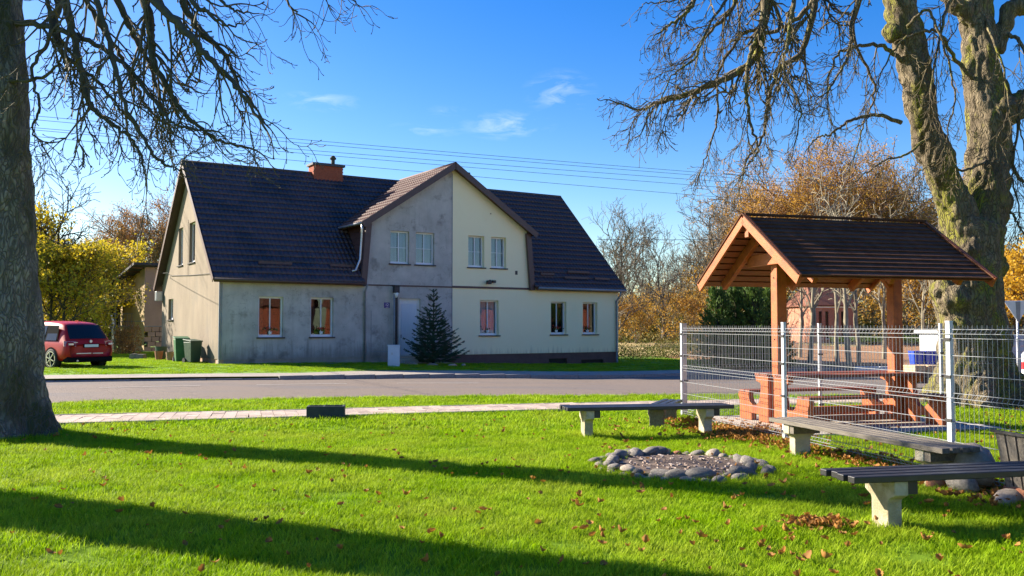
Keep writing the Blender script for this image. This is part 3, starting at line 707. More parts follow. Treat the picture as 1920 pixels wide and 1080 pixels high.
cb = MB(); cb.tube([(-.05, .6, 3.6), (-.03, 4.5, 3.7), (-.03, 8.3, 3.86), (-.12, 8.6, 4.0), (-.25, 9.0, 4.0)], .014, 4); cb.tube([(-.05, 5.0, 6.1), (-.03, 5.0, 3.7)], .008, 4); obj('wall_cable', cb, 'wire_dark', house)
mb = MB(); mb.box(-.32, -.02, W_-.25, W_+.1, 2.75, 3.2); obj('vent_box', mb, 'zinc', house, bevel=.02)
mb = MB(); mb.box(6.2, 7.35, -.02, -.012, .48, .5); mb.box(6.2, 6.22, -.02, -.012, .5, 2.2); obj('conduit', mb, 'grey_pipe', house)

def flowers(u, z, v, nm_label, red=True, n=34):
    t = thing('flower_pot', nm_label, 'flower pot', hw(u, v, z), A, 'potted flowers on the window boards')
    m = MB(); m.tube([(0, 0, 0), (0, 0, .1)], [.055, .075], 10); m.cyl((0, 0), .082, .085, .105, 10); obj('pot', m, 'pot_white', t)
    f = MB(); g = MB(); r = random.Random(int(u*100))
    for i in range(n):
        p = Vector((r.gauss(0, .13), r.gauss(0, .03), .17+abs(r.gauss(0, .07)))); q = Vector((r.uniform(-1, 1), r.uniform(-1, 0), r.uniform(-.5, 1))).normalized(); a = q.orthogonal().normalized()*.035; b = q.cross(a).normalized()*.035
        m_ = f if (i % 2 == 0 and red) else g
        if m_ is g: p.z -= .05
        m_.poly([tuple(p+a), tuple(p+b), tuple(p-a), tuple(p-b)])
    obj('leaves', g, 'petal_leaf', t)
    if f.f: obj('blossom', f, 'petal_red', t)
flowers(1.99, 1.24, .10, 'red geraniums in a white pot, leftmost grey house window')
flowers(4.08, 1.24, .10, 'red geraniums in a white pot, second window of the grey half')
flowers(11.95, 1.27, .15, 'small green plant in the first cream house window right of the spruce', False, 14)
flowers(15.75, 1.27, .15, 'red flowers in a white pot in the middle ground floor window of the cream half')
flowers(17.6, 1.27, .15, 'red flowers in a white pot in the rightmost cream house window')

# lamp on riser pole, cabinet, steps border
lp = thing('wall_lamp', 'black lantern on a tall thin cable post in front of the grey wall', 'lamp', hw(7.22, -.28, 0), A)
mb = MB(); mb.box(-.02, .06, -.04, .04, -.2, 2.85); obj('post', mb, 'black_plastic', lp)
mb = MB(); mb.cyl((-.09, 0), .028, -.2, 2.9, 8); obj('conduit', mb, 'grey_pipe', lp, True)
mb = MB(); mb.box(-.12, .12, -.1, .1, 2.95, 3.22); mb.box(-.14, .14, -.12, .12, 3.22, 3.27); obj('lantern', mb, 'black_plastic', lp, bevel=.01)
mb = MB(); mb.tube([(0, 0, 2.75), (0, 0, 2.96)], [.05, .11], 10); obj('lamp_shade', mb, 'steel_white', lp, True)
cbx = thing('utility_cabinet', 'pale grey metal electricity cabinet standing beside the spruce', 'cabinet', (-4.6, 35.15, zt(-4.6, 35.15)+.06), A*.25)
mb = MB(); mb.box(-.23, .23, -.14, .14, .12, .84); obj('body', mb, 'cabinet_grey', cbx, bevel=.008)
mb = MB(); mb.box(-.25, .25, -.16, .16, .84, .875); obj('lid', mb, 'cabinet_grey', cbx, bevel=.008)
mb = MB(); mb.box(-.225, .225, -.135, .135, -.1, .115); obj('base', mb, 'cabinet_grey', cbx)
mb = MB(); mb.box(-.2, .2, -.152, -.141, .2, .8); dd = obj('door', mb, 'cabinet_grey', cbx, bevel=.004)
mb = MB(); mb.box(-.09, -.05, -.168, -.153, .5, .58); obj('lock', mb, 'zinc', dd)

# ------------------------------------------------------------------ trees
def jit(r, s): return Vector((r.gauss(0, s), r.gauss(0, s), r.gauss(0, s)))
def displaced(o, amp, sc, zs=.5, amp2=0, sc2=12):
    me = o.data; n_ = len(me.vertices); co = np.empty(n_*3, np.float32); no = np.empty(n_*3, np.float32)
    me.vertices.foreach_get('co', co); me.vertex_normals.foreach_get('vector', no); co = co.reshape(-1, 3); no = no.reshape(-1, 3)
    for k in range(n_):
        x, y, z = map(float, co[k]); d = amp*noise.fractal(Vector((x*sc, y*sc, z*sc*zs)), 1.0, 2.0, 4)
        if amp2: d += amp2*abs(noise.noise(Vector((x*sc2, y*sc2, z*sc2*.35))))
        co[k] += no[k]*d
    me.vertices.foreach_set('co', co.ravel())
    me.update()
def remesh(name, mb, voxel, m, parent):
    me = bpy.data.meshes.new('tmp'); me.from_pydata(mb.v, [], mb.f); me.update(); o = bpy.data.objects.new('tmp', me); C.objects.link(o)
    md = o.modifiers.new('r', 'REMESH'); md.mode = 'VOXEL'; md.voxel_size = voxel
    dg = bpy.context.evaluated_depsgraph_get(); me2 = bpy.data.meshes.new_from_object(o.evaluated_get(dg)); bpy.data.objects.remove(o)
    me2.materials.clear(); me2.name = name
    return obj(name, me2, m, parent, smooth=True)
def smooth_poly(P, n):
    """Catmull-Rom through control points"""
    P = [Vector(p) for p in P]; P = [P[0]*2-P[1]]+P+[P[-1]*2-P[-2]]; out = []
    for i in range(1, len(P)-2):
        for j in range(n):
            t = j/n; a, b, c, d = P[i-1:i+3]
            out.append(.5*((2*b)+(c-a)*t+(2*a-5*b+4*c-d)*t*t+(3*b-a-3*c+d)*t*t*t))
    out.append(P[-2]); return out
def chestnut(mb_l, mb_t, ctrl, r0, r1, r, dens=1.0, t0=.25, droop=1.0, side=None, budget=None):
    """a drooping limb with swept side twigs that turn up at their tips"""
    pts = smooth_poly(ctrl, 8); k = len(pts); pts = [p+jit(r, .012) if 0 < i < k-1 else p for i, p in enumerate(pts)]
    rad = [lerp(r0, r1, (i/(k-1))**.8) for i in range(k)]
    mb_l.tube(pts, rad, 7)
    def twig(p, d, ln, rr, lev):
        n = (8, 8, 6, 5)[lev]; q = [p.copy()]; dirn = d.normalized(); w = r.uniform(.1, .35)*r.choice((-1, 1))
        ax = Vector((r.uniform(-1, 1), r.uniform(-1, 1), 0))*w*.3; st = ln/n; dr_, upt = -.20*droop, .36 if lev < 3 else .3
        for i in range(n):
            dirn = (dirn+jit(r, .05)+ax+Vector((0, 0, dr_ if i < n*.55 else upt))).normalized()
            q.append(q[-1]+dirn*st)
        rs = [max(.0042, lerp(rr, rr*.4, i/n)) for i in range(n+1)]
        if lev >= 2: rs[-1] = rs[-2]*1.7      # bud at the tip
        mb_t.tube(q, rs, 4 if lev == 1 else 3, False)
        if lev < 3:
            m = int((2.3 if lev == 1 else 1.3)*dens*ln/(.40 if lev == 1 else .26)+r.random())
            for j in range(m):
                i = r.randint(1, n-1); base = q[i].lerp(q[i+1], r.random()); dd = (q[i+1]-q[i]).normalized()
                s = dd.cross(Vector((r.uniform(-1, 1), r.uniform(-1, 1), r.uniform(-.4, 1)))).normalized()
                twig(base, dd*.75+s*.7, ln*r.uniform(.3, .6), rr*.6, lev+1)
    ln_tot = sum((b-a).length for a, b in zip(pts, pts[1:]))
    m = int(ln_tot*2.3*dens)
    for j in range(m):
        f = t0+(1-t0)*(j+r.random())/m; i = min(k-2, int(f*(k-1))); base = pts[i].lerp(pts[i+1], r.random()); dd = (pts[i+1]-pts[i]).normalized()
        s = dd.cross(Vector((r.uniform(-1, 1), r.uniform(-1, 1), r.uniform(-1, 1)))).normalized()
        twig(base, dd*.8+s*.65, r.uniform(.5, 1.3)*min(1, ln_tot/4)*(1.1-.5*f), max(.007, rad[i]*.45), 1)
    twig(pts[-1], pts[-1]-pts[-2], .4, r1, 2)
def P3(px, py, D):
    x = (px-960)/1690; u = (540-py)/1690; c, s = math.cos(.0425), math.sin(.0425); t = D/(c-u*s)
    return (x*t, D, 1.55+t*(s+u*c))

# left tree: stout grey trunk at the frame edge, limbs reaching over to the right
LT = (-7.15, 12.72, 0)
lt = thing('chestnut_tree', 'old bare tree with thick grey trunk at the left edge of the lawn', 'tree', LT, 0)
def rel(o, pts): return [tuple(Vector(p)-Vector(o)) for p in pts]
tm = MB()
zz = [-.3, 0, .2, .5, .9, 1.5, 2.2, 3.2, 4.5, 6, 7.5, 9, 10.5]
rr_ = [.82, .72, .64, .57, .52, .475, .44, .39, .34, .30, .29, .27, .22]
nx = 40; cx = [(-.00-.035*max(0, z-1)**1.0) for z in zz]
for i, z in enumerate(zz):
    for j in range(nx):
        a = 2*math.pi*j/nx; fl_ = 1+(.16*math.cos(5*a+.7)+.08*math.cos(8*a))*max(0, 1-z/1.1)
        rad = rr_[i]*fl_; tm.v.append((cx[i]+rad*math.cos(a), rad*math.sin(a), z))
for i in range(len(zz)-1):
    for j in range(nx): q = (j+1) % nx; tm.f.append((i*nx+j, i*nx+q, (i+1)*nx+q, (i+1)*nx+j))
tm.f.append(tuple(range(nx))[::-1]); tm.f.append(tuple((len(zz)-1)*nx+j for j in range(nx)))
to = remesh('trunk', tm, .035, 'bark_grey', lt); displaced(to, .055, 1.6, .6, .045, 9)
r1 = random.Random(11)
limbs = [
    ([(-20, 60, 12.7), (45, 44, 12.6), (130, 62, 12.3), (222, 112, 12.0), (281, 180, 11.8), (330, 235, 11.7), (400, 245, 11.6)], .055, .012),
    ([(0, -420, 12.6), (140, -330, 12.2), (250, -60, 11.9), (355, 67, 11.6), (407, 122, 11.5), (455, 178, 11.4), (500, 245, 11.4)], .10, .014),
    ([(0, -420, 12.6), (200, -300, 12.6), (320, -40, 12.4), (370, 50, 12.3), (420, 100, 12.2), (448, 160, 12.1), (505, 240, 12.1)], .09, .012),
    ([(0, -350, 12.6), (150, -260, 12.4), (270, -10, 12.1), (282, 75, 12.0), (290, 122, 11.9), (326, 185, 11.9), (356, 222, 11.8), (407, 260, 11.8), (480, 282, 11.8)], .085, .013),
    ([(0, -300, 12.7), (70, -150, 12.5), (122, 0, 12.2), (140, 74, 12.1), (159, 167, 12.0), (178, 207, 12.0), (222, 241, 11.9), (262, 280, 11.9), (268, 312, 11.9)], .08, .012),
    ([(0, -280, 12.7), (60, -120, 12.6), (107, 0, 12.6), (100, 56, 12.5), (118, 100, 12.5), (148, 122, 12.5), (185, 155, 12.5), (222, 200, 12.5), (238, 221, 12.5)], .07, .012),
    ([(0, -320, 12.7), (120, -200, 12.8), (218, 0, 12.9), (252, 67, 12.9), (281, 122, 12.9), (300, 190, 12.9), (315, 222, 12.9), (319, 260, 12.9)], .075, .010),
    ([(-10, -200, 12.7), (50, -80, 12.5), (89, 0, 12.4), (92, 74, 12.3), (60, 130, 12.2), (74, 204, 12.2), (60, 240, 12.2), (90, 290, 12.2)], .045, .010),
    ([(0, -300, 12.7), (80, -150, 13.0), (159, 0, 13.2), (207, 74, 13.3), (240, 130, 13.4), (266, 185, 13.5), (296, 222, 13.5), (335, 245, 13.5)], .06, .010),
    ([(0, -380, 12.7), (190, -260, 12.3), (352, -10, 12.0), (389, 22, 11.9), (426, 48, 11.9), (463, 40, 11.8)], .06, .008),
    ([(0, -420, 12.7), (230, -280, 12.5), (400, -20, 12.3), (444, 18, 12.2), (486, 25, 12.1)], .05, .007),
    ([(0, -480, 12.7), (280, -380, 12.2), (500, -60, 12.0), (545, 10, 11.9), (588, 46, 11.9)], .05, .007),
    ([(0, -500, 12.7), (330, -400, 12.2), (560, -70, 12.0), (625, -25, 11.9), (676, 12, 11.9)], .05, .007),
    ([(5, 150, 12.6), (38, 152, 12.4), (75, 145, 12.2), (110, 118, 12.0), (118, 80, 11.9)], .04, .012),
    ([(0, -260, 12.7), (100, -160, 12.0), (180, 0, 11.6), (215, 120, 11.4), (235, 200, 11.3), (290, 290, 11.3), (318, 312, 11.3), (345, 318, 11.3)], .06, .009),
]
for ki, (c_, a_, b_) in enumerate(limbs):
    lm = MB(); tw = MB()
    ctrl = rel(LT, [P3(*p) for p in c_])
    chestnut(lm, tw, ctrl, a_, b_, r1, dens=.6 if 9 <= ki <= 12 else 1.05, t0=.22)
    lo_ = obj('limb', lm, 'bark_dark', lt, smooth=True)
    obj('twigs', tw, 'bark_twig', lo_, kind='stuff')

# right tree: mossy twin stem behind the shelter
RT = (9.15, 17.75, 0)
rt = thing('chestnut_tree', 'huge mossy bare tree with forked trunk behind the picnic shelter', 'tree', RT, 0)
tm = MB()
def blob_tube(ctrl, rads, n=28, rep=4):
    pts = smooth_poly(ctrl, rep); k = len(pts); rs = [lerp(rads[min(i//rep, len(rads)-1)], rads[min(i//rep+1, len(rads)-1)], (i % rep)/rep) for i in range(k)]
    tm.tube(pts, rs, n)
blob_tube(rel(RT, [(9.15, 17.75, -.3), (9.12, 17.75, .3), (9.08, 17.75, 1.0), (9.02, 17.75, 1.9), (8.98, 17.8, 2.8), P3(1825, 420, 17.8)]), [.95, .80, .64, .62, .62, .58])
blob_tube(rel(RT, [(8.95, 17.75, 2.4), P3(1800, 420, 17.7), P3(1772, 340, 17.6), P3(1742, 255, 17.5), P3(1722, 160, 17.4), P3(1700, 60, 17.3), P3(1685, -30, 17.2), P3(1655, -160, 17.0), P3(1600, -300, 16.8)]), [.36, .34, .30, .28, .275, .27, .26, .22, .16], 22)
blob_tube(rel(RT, [(9.1, 17.8, 2.4), P3(1842, 410, 17.9), P3(1852, 320, 18.0), P3(1855, 235, 18.0), P3(1840, 140, 18.1), P3(1833, 60, 18.2), P3(1830, -30, 18.2), P3(1850, -200, 18.4), P3(1880, -380, 18.6)]), [.44, .42, .38, .41, .35, .32, .30, .25, .16], 24)
blob_tube(rel(RT, [P3(1880, 215, 18.0), P3(1912, 195, 18.0), P3(1945, 170, 18.0)]), [.28, .2, .12], 12)
blob_tube(rel(RT, [P3(1862, 95, 18.1), P3(1885, 45, 18.1), P3(1900, 15, 18.1), P3(1960, 20, 18.1)]), [.17, .15, .14, .08], 12)
blob_tube(rel(RT, [P3(1835, 60, 18.1), P3(1805, 20, 18.0), P3(1770, -20, 17.9), P3(1740, -120, 17.8)]), [.16, .13, .12, .09], 12)
for (px, py, D, rad) in ((1790, 565, 17.45, .34), (1770, 545, 17.5, .22), (1672, 62, 17.25, .17), (1882, 205, 17.8, .3), (1795, 610, 17.4, .3), (1815, 470, 17.4, .28), (1868, 500, 17.6, .2)):
    c0 = Vector(P3(px, py, D))-Vector(RT); tm.tube([tuple(c0+Vector((0, 0, t*rad))) for t in (-.98, -.7, 0, .7, .98)], [rad*.2, rad*.72, rad, rad*.72, rad*.2], 12)
for a in (200, 250, 300, 330, 20, 150):
    d = Vector((math.cos(R(a)), math.sin(R(a)), 0)); tm.tube([tuple(d*.35+Vector((0, 0, .9))), tuple(d*.75+Vector((0, 0, .22))), tuple(d*1.15+Vector((0, 0, -.12)))], [.2, .24, .12], 10)
to = remesh('trunk', tm, .034, 'bark_mossy', rt); displaced(to, .085, 1.9, .55, .085, 8.0)
r2 = random.Random(5)
limbsR = [
    ([(1690, -120, 17.2), (1560, -170, 16.8), (1460, -90, 16.5), (1432, 20, 16.4), (1425, 90, 16.3), (1390, 130, 16.2), (1310, 168, 16.1), (1240, 190, 16.0), (1200, 205, 16.0), (1150, 190, 16.0)], .14, .014, 1.15),
    ([(1690, -120, 17.2), (1600, -120, 17.0), (1540, -40, 16.9), (1520, 40, 16.8), (1500, 100, 16.8), (1460, 130, 16.7), (1440, 190, 16.7), (1430, 260, 16.7), (1400, 300, 16.7), (1390, 345, 16.7)], .10, .010, 1.0),
    ([(1426, 60, 16.3), (1405, 110, 16.1), (1400, 170, 16.0), (1408, 230, 16.0), (1420, 280, 15.9), (1402, 310, 15.9), (1380, 345, 15.9)], .05, .009, 1.0),
    ([(1690, 230, 17.4), (1640, 215, 17.3), (1590, 228, 17.1), (1560, 250, 17.0), (1530, 260, 17.0), (1510, 285, 17.0)], .045, .009, .9),
    ([(1700, 120, 17.3), (1650, 85, 17.1), (1600, 90, 17.0), (1565, 110, 17.0), (1550, 180, 16.9), (1560, 230, 16.9)], .05, .009, 1.0),
    ([(1690, -180, 17.2), (1520, -220, 16.6), (1400, -130, 16.2), (1320, -30, 16.0), (1290, 20, 15.9), (1250, 50, 15.9), (1225, 70, 15.9)], .10, .010, 1.05),
    ([(1650, -150, 17.0), (1500, -180, 17.2), (1400, -60, 17.4), (1370, 20, 17.5), (1330, 60, 17.5), (1290, 110, 17.6), (1255, 125, 17.6)], .08, .009, 1.0),
    ([(1650, -150, 17.0), (1580, -120, 16.2), (1500, -20, 15.8), (1480, 60, 15.6), (1470, 130, 15.6), (1500, 200, 15.6), (1490, 270, 15.6)], .07, .009, 1.0),
    ([(1680, -60, 17.2), (1630, -40, 16.6), (1600, 30, 16.3), (1590, 100, 16.2), (1560, 160, 16.2), (1530, 190, 16.1)], .06, .009, 1.0),
    ([(1835, 160, 18.0), (1790, 110, 17.6), (1755, 60, 17.2), (1700, 70, 16.9), (1660, 120, 16.8), (1640, 190, 16.8)], .05, .008, .9),
    ([(1880, 280, 18.0), (1900, 320, 18.0), (1920, 340, 18.0), (1960, 350, 18.0)], .05, .02, .9),
    ([(1870, 380, 17.9), (1895, 400, 17.8), (1915, 430, 17.8), (1935, 480, 17.8)], .04, .010, .9),
    ([(1880, 60, 18.1), (1915, 80, 17.8), (1925, 150, 17.6), (1910, 220, 17.5), (1925, 290, 17.5)], .05, .010, 1.0),
    ([(1700, 50, 17.0), (1740, 20, 16.8), (1770, 90, 16.7), (1790, 180, 16.7), (1775, 260, 16.7), (1790, 330, 16.8)], .035, .008, 1.0),
    ([(1870, -60, 18.0), (1800, -40, 17.3), (1765, 60, 17.0), (1745, 170, 16.9), (1760, 240, 16.9)], .05, .008, .9),
    ([(1400, -40, 16.2), (1330, -30, 16.0), (1270, 0, 15.9), (1215, 5, 15.9), (1195, 20, 15.9)], .03, .006, .8),
    ([(1560, -60, 17.4), (1510, 20, 17.5), (1450, 60, 17.6), (1400, 60, 17.7), (1350, 130, 17.7), (1345, 220, 17.7), (1325, 290, 17.7), (1310, 330, 17.7)], .06, .009, 1.05),
    ([(1742, 255, 17.3), (1700, 290, 17.0), (1660, 300, 16.9), (1610, 335, 16.8), (1590, 355, 16.8)], .03, .007, 1.2),
    ([(1852, 300, 17.7), (1805, 320, 17.2), (1765, 300, 17.0), (1720, 325, 17.0), (1700, 360, 17.0)], .03, .007, 1.0),
    ([(1885, 150, 18.0), (1908, 230, 17.8), (1898, 330, 17.7), (1912, 400, 17.7), (1895, 450, 17.7)], .035, .007, 1.1),
    ([(1840, 20, 18.0), (1875, 110, 17.5), (1890, 200, 17.3), (1868, 275, 17.3), (1880, 340, 17.3)], .03, .006, 1.0),
    ([(1500, -90, 16.6), (1420, -60, 16.0), (1340, 30, 15.7), (1300, 110, 15.7), (1255, 150, 15.7), (1220, 240, 15.7)], .04, .008, 1.2),
    ([(1640, -80, 18.2), (1600, 60, 18.3), (1640, 160, 18.4), (1620, 230, 18.4), (1600, 300, 18.4)], .05, .008, .9),
]
for c_, a_, b_, de in limbsR:
    lm = MB(); tw = MB()
    chestnut(lm, tw, rel(RT, [P3(*p) for p in c_]), a_, b_, r2, dens=de*1.3, t0=.2)
    lo_ = obj('limb', lm, 'bark_mossy', rt, smooth=True)
    obj('twigs', tw, 'bark_twig', lo_, kind='stuff')

# the neighbouring tree whose trunk throws the front shadow
NT = (-9.3, 9.9, 0)
nt = thing('chestnut_tree', 'bare tree just outside the left frame edge, throwing the front shadow', 'tree', NT, 0)
tm = MB(); tm.tube([(0, 0, -.2), (0, 0, .4), (-.03, 0, 1.5), (-.05, .02, 3.5), (-.1, 0, 6), (-.2, 0, 8)], [.95, .7, .58, .54, .48, .3], 24)
for a in (100, 160, 215, 260): 
    d = Vector((math.cos(R(a)), math.sin(R(a)), 0)); tm.tube([(-.1, 0, 6), tuple(d*1.0+Vector((0, 0, 8))), tuple(d*2.6+Vector((0, 0, 10)))], [.26, .16, .05], 8)
to = remesh('trunk', tm, .07, 'bark_grey', nt); displaced(to, .05, 1.6, .6, .025, 9)

# generic background trees
def bgtree(seed, H, spread, trunk_r, levels=4, up=.25, leaf=0, leafsize=.2, first=.25, nl=(9, 5, 5, 4), crown_low=.2, minr=.010, wide=.55):
    r = random.Random(seed); tb = MB(); cr = MB(); lf = MB()
    def leafs(p, n):
        for _ in range(n):
            c = p+jit(r, leafsize*1.1); q = jit(r, 1).normalized(); a = q.orthogonal().normalized(); a.rotate(Matrix.Rotation(r.random()*6.28, 3, q)); b = q.cross(a); s = leafsize*r.uniform(.5, 1.1)
            lf.poly([tuple(c+a*s*.6), tuple(c+b*s*.42), tuple(c-a*s*.6), tuple(c-b*s*.42)])
    def branch(p, d, ln, rr, lev):
        n = 6 if lev == 0 else 4; q = [p.copy()]; dr = d.normalized()
        for i in range(n):
            dr = (dr+jit(r, .16)+Vector((0, 0, up*(.35 if lev else .1)))).normalized(); q.append(q[-1]+dr*ln/n)
        (cr).tube(q, [max(minr, lerp(rr, rr*.35, i/n)) for i in range(n+1)], 5 if lev == 0 else (4 if lev == 1 else 3), False)
        if lev < levels-1:
            m = nl[lev+1]
            for j in range(m):
                f = .25+.75*(j+r.random())/m; i = min(n-1, int(f*n)); b = q[i].lerp(q[i+1], f*n-i); dd = (q[i+1]-q[i]).normalized()
                s = dd.cross(jit(r, 1)).normalized(); branch(b, dd*.8+s*.75, ln*r.uniform(.4, .6), rr*.5, lev+1)
        else:
            if leaf: leafs(q[-1], leaf); leafs(q[2], leaf//2)
    th = H*.62; tp = [Vector((0, 0, -.3))]; dr = Vector((0, 0, 1)); n = 9
    for i in range(n):
        dr = (dr+jit(r, .05)+Vector((0, 0, .15))).normalized(); tp.append(tp[-1]+dr*th/n)
    tb.tube(tp, [lerp(trunk_r*1.15, trunk_r*.35, i/n) for i in range(n+1)], 9)
    for j in range(nl[0]):
        f = first+(1-first)*(j+r.random())/nl[0]; i = min(n-1, int(f*n)); b = tp[i].lerp(tp[i+1], f*n-i); a = j*2.4+r.uniform(-.4, .4)
        ln = (spread*.62)*(1.15-.45*f) if f < .85 else H*.36
        d = Vector((math.cos(a)*wide, math.sin(a)*wide, .55+f*.6)); branch(b, d, max(ln, H*.22), trunk_r*.45*(1.2-f*.5), 0)
    branch(tp[-1], dr, H*.36, trunk_r*.35, 0)
    return tb, cr, lf
def put_tree(name, label, parts, mats_, loc, rz=0, scale=1, group=None, cat='tree'):
    t = thing(name, label, cat, loc, rz, group); t.scale = (scale,)*3
    obj('trunk', parts[0], mats_[0], t, True); obj('crown', parts[1], mats_[1], t, kind='stuff')
    if parts[2].f: obj('foliage', parts[2], mats_[2], t, kind='stuff')
    return t
def gz(x, y): return zt(x, y)+.08
def gx(px, D): return (px-960)/1690*D
G1 = 'bare trees beyond the house and lawn'; G2 = 'yellow trees behind the red car'; G3 = 'autumn trees behind the picnic shelter'
bareA = put_tree('bare_tree', 'tall bare grey tree just right of the house roof', bgtree(1, 12.0, 8.5, .22, nl=(11, 6, 5, 4), minr=.014), ('bark_far', 'bark_far'), (gx(1165, 75), 75, -.3), 0, .97, G1)
bareB = put_tree('bare_tree', 'bare tree between the house and the evergreens', bgtree(2, 10.0, 6.5, .17, nl=(11, 6, 5, 4), minr=.013, first=.18), ('bark_far', 'bark_far'), (gx(1240, 66), 66, -.3), 0, .86, G1)
copy_tree(bareB, (gx(1335, 70), 70, -.3), 2, 'bare tree rising left of the shelter roof', 1.12)
copy_tree(bareA, (gx(1400, 95), 95, -.3), 1, 'large bare tree behind the left end of the shelter roof', 1.1)
copy_tree(bareB, (gx(1150, 60), 60, -.3), 3.7, 'low spreading bare tree at the house corner downpipe', .72)
copy_tree(bareA, (gx(1290, 88), 88, -.3), 4.4, 'faint bare tree furthest away in the gap beside the house', .8)
bl = put_tree('bare_tree', 'dark leafless tree standing above the yellow trees by the left trunk', bgtree(9, 10.5, 6, .24, nl=(9, 5, 4, 3), minr=.018, first=.3), ('bark_dark', 'bark_dark'), (gx(92, 52), 52, 0), 0, 1.0, G1)
# yellow trees, left
ya = put_tree('yellow_tree', 'bright yellow green leafy tree right behind the red car', bgtree(21, 6.6, 6.2, .12, nl=(10, 5, 4, 3), leaf=9, leafsize=.17, first=.15, wide=.8), ('bark_dark', 'bark_dark', 'leaf_yellow'), (gx(118, 47), 47, 0), 0, .86, G2)
copy_tree(ya, (gx(212, 60), 60, 0), 2.1, 'yellow tree rising behind the ochre outbuilding', 1.05)
copy_tree(ya, (gx(95, 48), 48, 0), 4.0, 'yellow tree half hidden by the thick left trunk', .9)
copy_tree(ya, (gx(165, 56), 56, 0), 5.3, 'yellow tree in the second row behind the car', .92)
copy_tree(ya, (gx(30, 50), 50, 0), 1.3, 'yellow tree wholly behind the left trunk', 1.2)
copy_tree(ya, (gx(-60, 50), 50, 0), 2.9, 'yellow tree left of the thick left trunk', 1.2)
ra = put_tree('russet_tree', 'russet brown tree rising behind the ochre outbuilding', bgtree(31, 12, 11, .26, nl=(13, 7, 6, 5), leaf=5, leafsize=.13, minr=.016, wide=.7), ('bark_far', 'bark_farbrown', 'leaf_russet'), (gx(272, 76), 76, 0), 0, .93, G3)
copy_tree(ra, (gx(215, 82), 82, 0), 1.7, 'russet tree left of the one behind the outbuilding', .80)
copy_tree(ra, (gx(150, 84), 84, 0), 3.0, 'lower russet tree above the yellow crowns', .70)
copy_tree(ra, (gx(50, 84), 84, 0), 4.0, 'russet tree hidden behind the left trunk', .85)
rb = put_tree('russet_tree', 'broad golden brown tree above the middle of the shelter roof', bgtree(32, 15, 17, .34, nl=(16, 8, 6, 5), leaf=7, leafsize=.14, minr=.018, wide=.85, first=.2), ('bark_far', 'bark_farbrown', 'leaf_orange'), (gx(1540, 82), 82, -.3), 0, 1.02, G3)
copy_tree(rb, (gx(1640, 86), 86, -.3), 2.2, 'golden brown tree left of the forked trunk', .98)
copy_tree(rb, (gx(1440, 90), 90, -.3), 4.2, 'golden brown tree behind the shelter gable peak', .88)
copy_tree(rb, (gx(1760, 95), 95, -.3), 1.2, 'golden brown tree behind the forked trunk', .85)
copy_tree(rb, (gx(1370, 98), 98, -.3), 5.0, 'golden brown tree at the far left of the shelter group', .66)
yg = put_tree('yellow_tree', 'deep golden leafy tree at the right edge behind the road sign', bgtree(41, 8, 8, .18, nl=(11, 6, 4, 4), leaf=7, leafsize=.24, first=.1, wide=.85), ('bark_dark', 'bark_dark', 'leaf_gold'), (gx(1900, 55), 55, -.3), 0, .74, G3)
copy_tree(yg, (gx(1985, 50), 50, -.3), 2, 'golden tree outside the right edge', .8)
copy_tree(yg, (gx(1860, 66), 66, -.3), 3, 'golden tree behind the big forked trunk', .72)
yy = put_tree('yellow_tree', 'straw yellow bush tree in the gap right of the house', bgtree(42, 5.5, 6, .10, nl=(11, 5, 4, 3), leaf=4, leafsize=.17, first=.08, wide=.8), ('bark_far', 'bark_far', 'leaf_orange'), (gx(1190, 62), 62, -.3), 0, .62, G3)
for (px, D, s, rz, lb) in ((1300, 58, .66, 1, 'straw yellow tree left of the dark evergreens'), (1255, 72, .8, 2, 'straw yellow tree centre of the gap beside the house'), (1350, 76, 1.15, 3, 'straw yellow tree above the evergreens'), (1225, 84, .9, 4, 'straw yellow tree deepest in the gap'), (1480, 76, 1.2, 5, 'straw yellow tree left of the far brick house'), (1640, 78, 1.2, .4, 'straw yellow tree right of the far brick house'), (1700, 64, 1.0, 1.6, 'straw yellow tree behind the second shelter post'), (1160, 80, .8, 3.3, 'straw yellow tree next to the cream house corner'), (1740, 68, 1.2, 5.6, 'straw yellow tree above the white container')):
    copy_tree(yy, (gx(px, D), D, -.3), rz, lb, s)
# slim pale saplings among the leaf banks
sp = put_tree('young_tree', 'slim pale trunk left of the far brick house', bgtree(51, 7.5, 3.4, .11, nl=(6, 3, 3, 2), minr=.012, first=.4, wide=.45), ('bark_pale', 'bark_pale'), (gx(1518, 38), 38, -.3), 0, 1, 'slim pale trees behind the shelter')
for (px, D, s, rz, lb) in ((1570, 40, 1.0, 1.3, 'slim pale tree in front of the far brick house'), (1592, 36, 1.05, 2.2, 'slim leaning tree right of the far brick house'), (1608, 42, .95, 3.6, 'slim tree beside the second fence post behind the shelter'), (1655, 45, 1.0, 4.4, 'slim tree just left of the second shelter post'), (1725, 43, .95, 5.2, 'slim pale tree right of the second shelter post'), (1500, 46, .9, .5, 'thin tree between first shelter post and brick house')):
    c = copy_tree(sp, (gx(px, D), D, -.3), rz, lb, s)

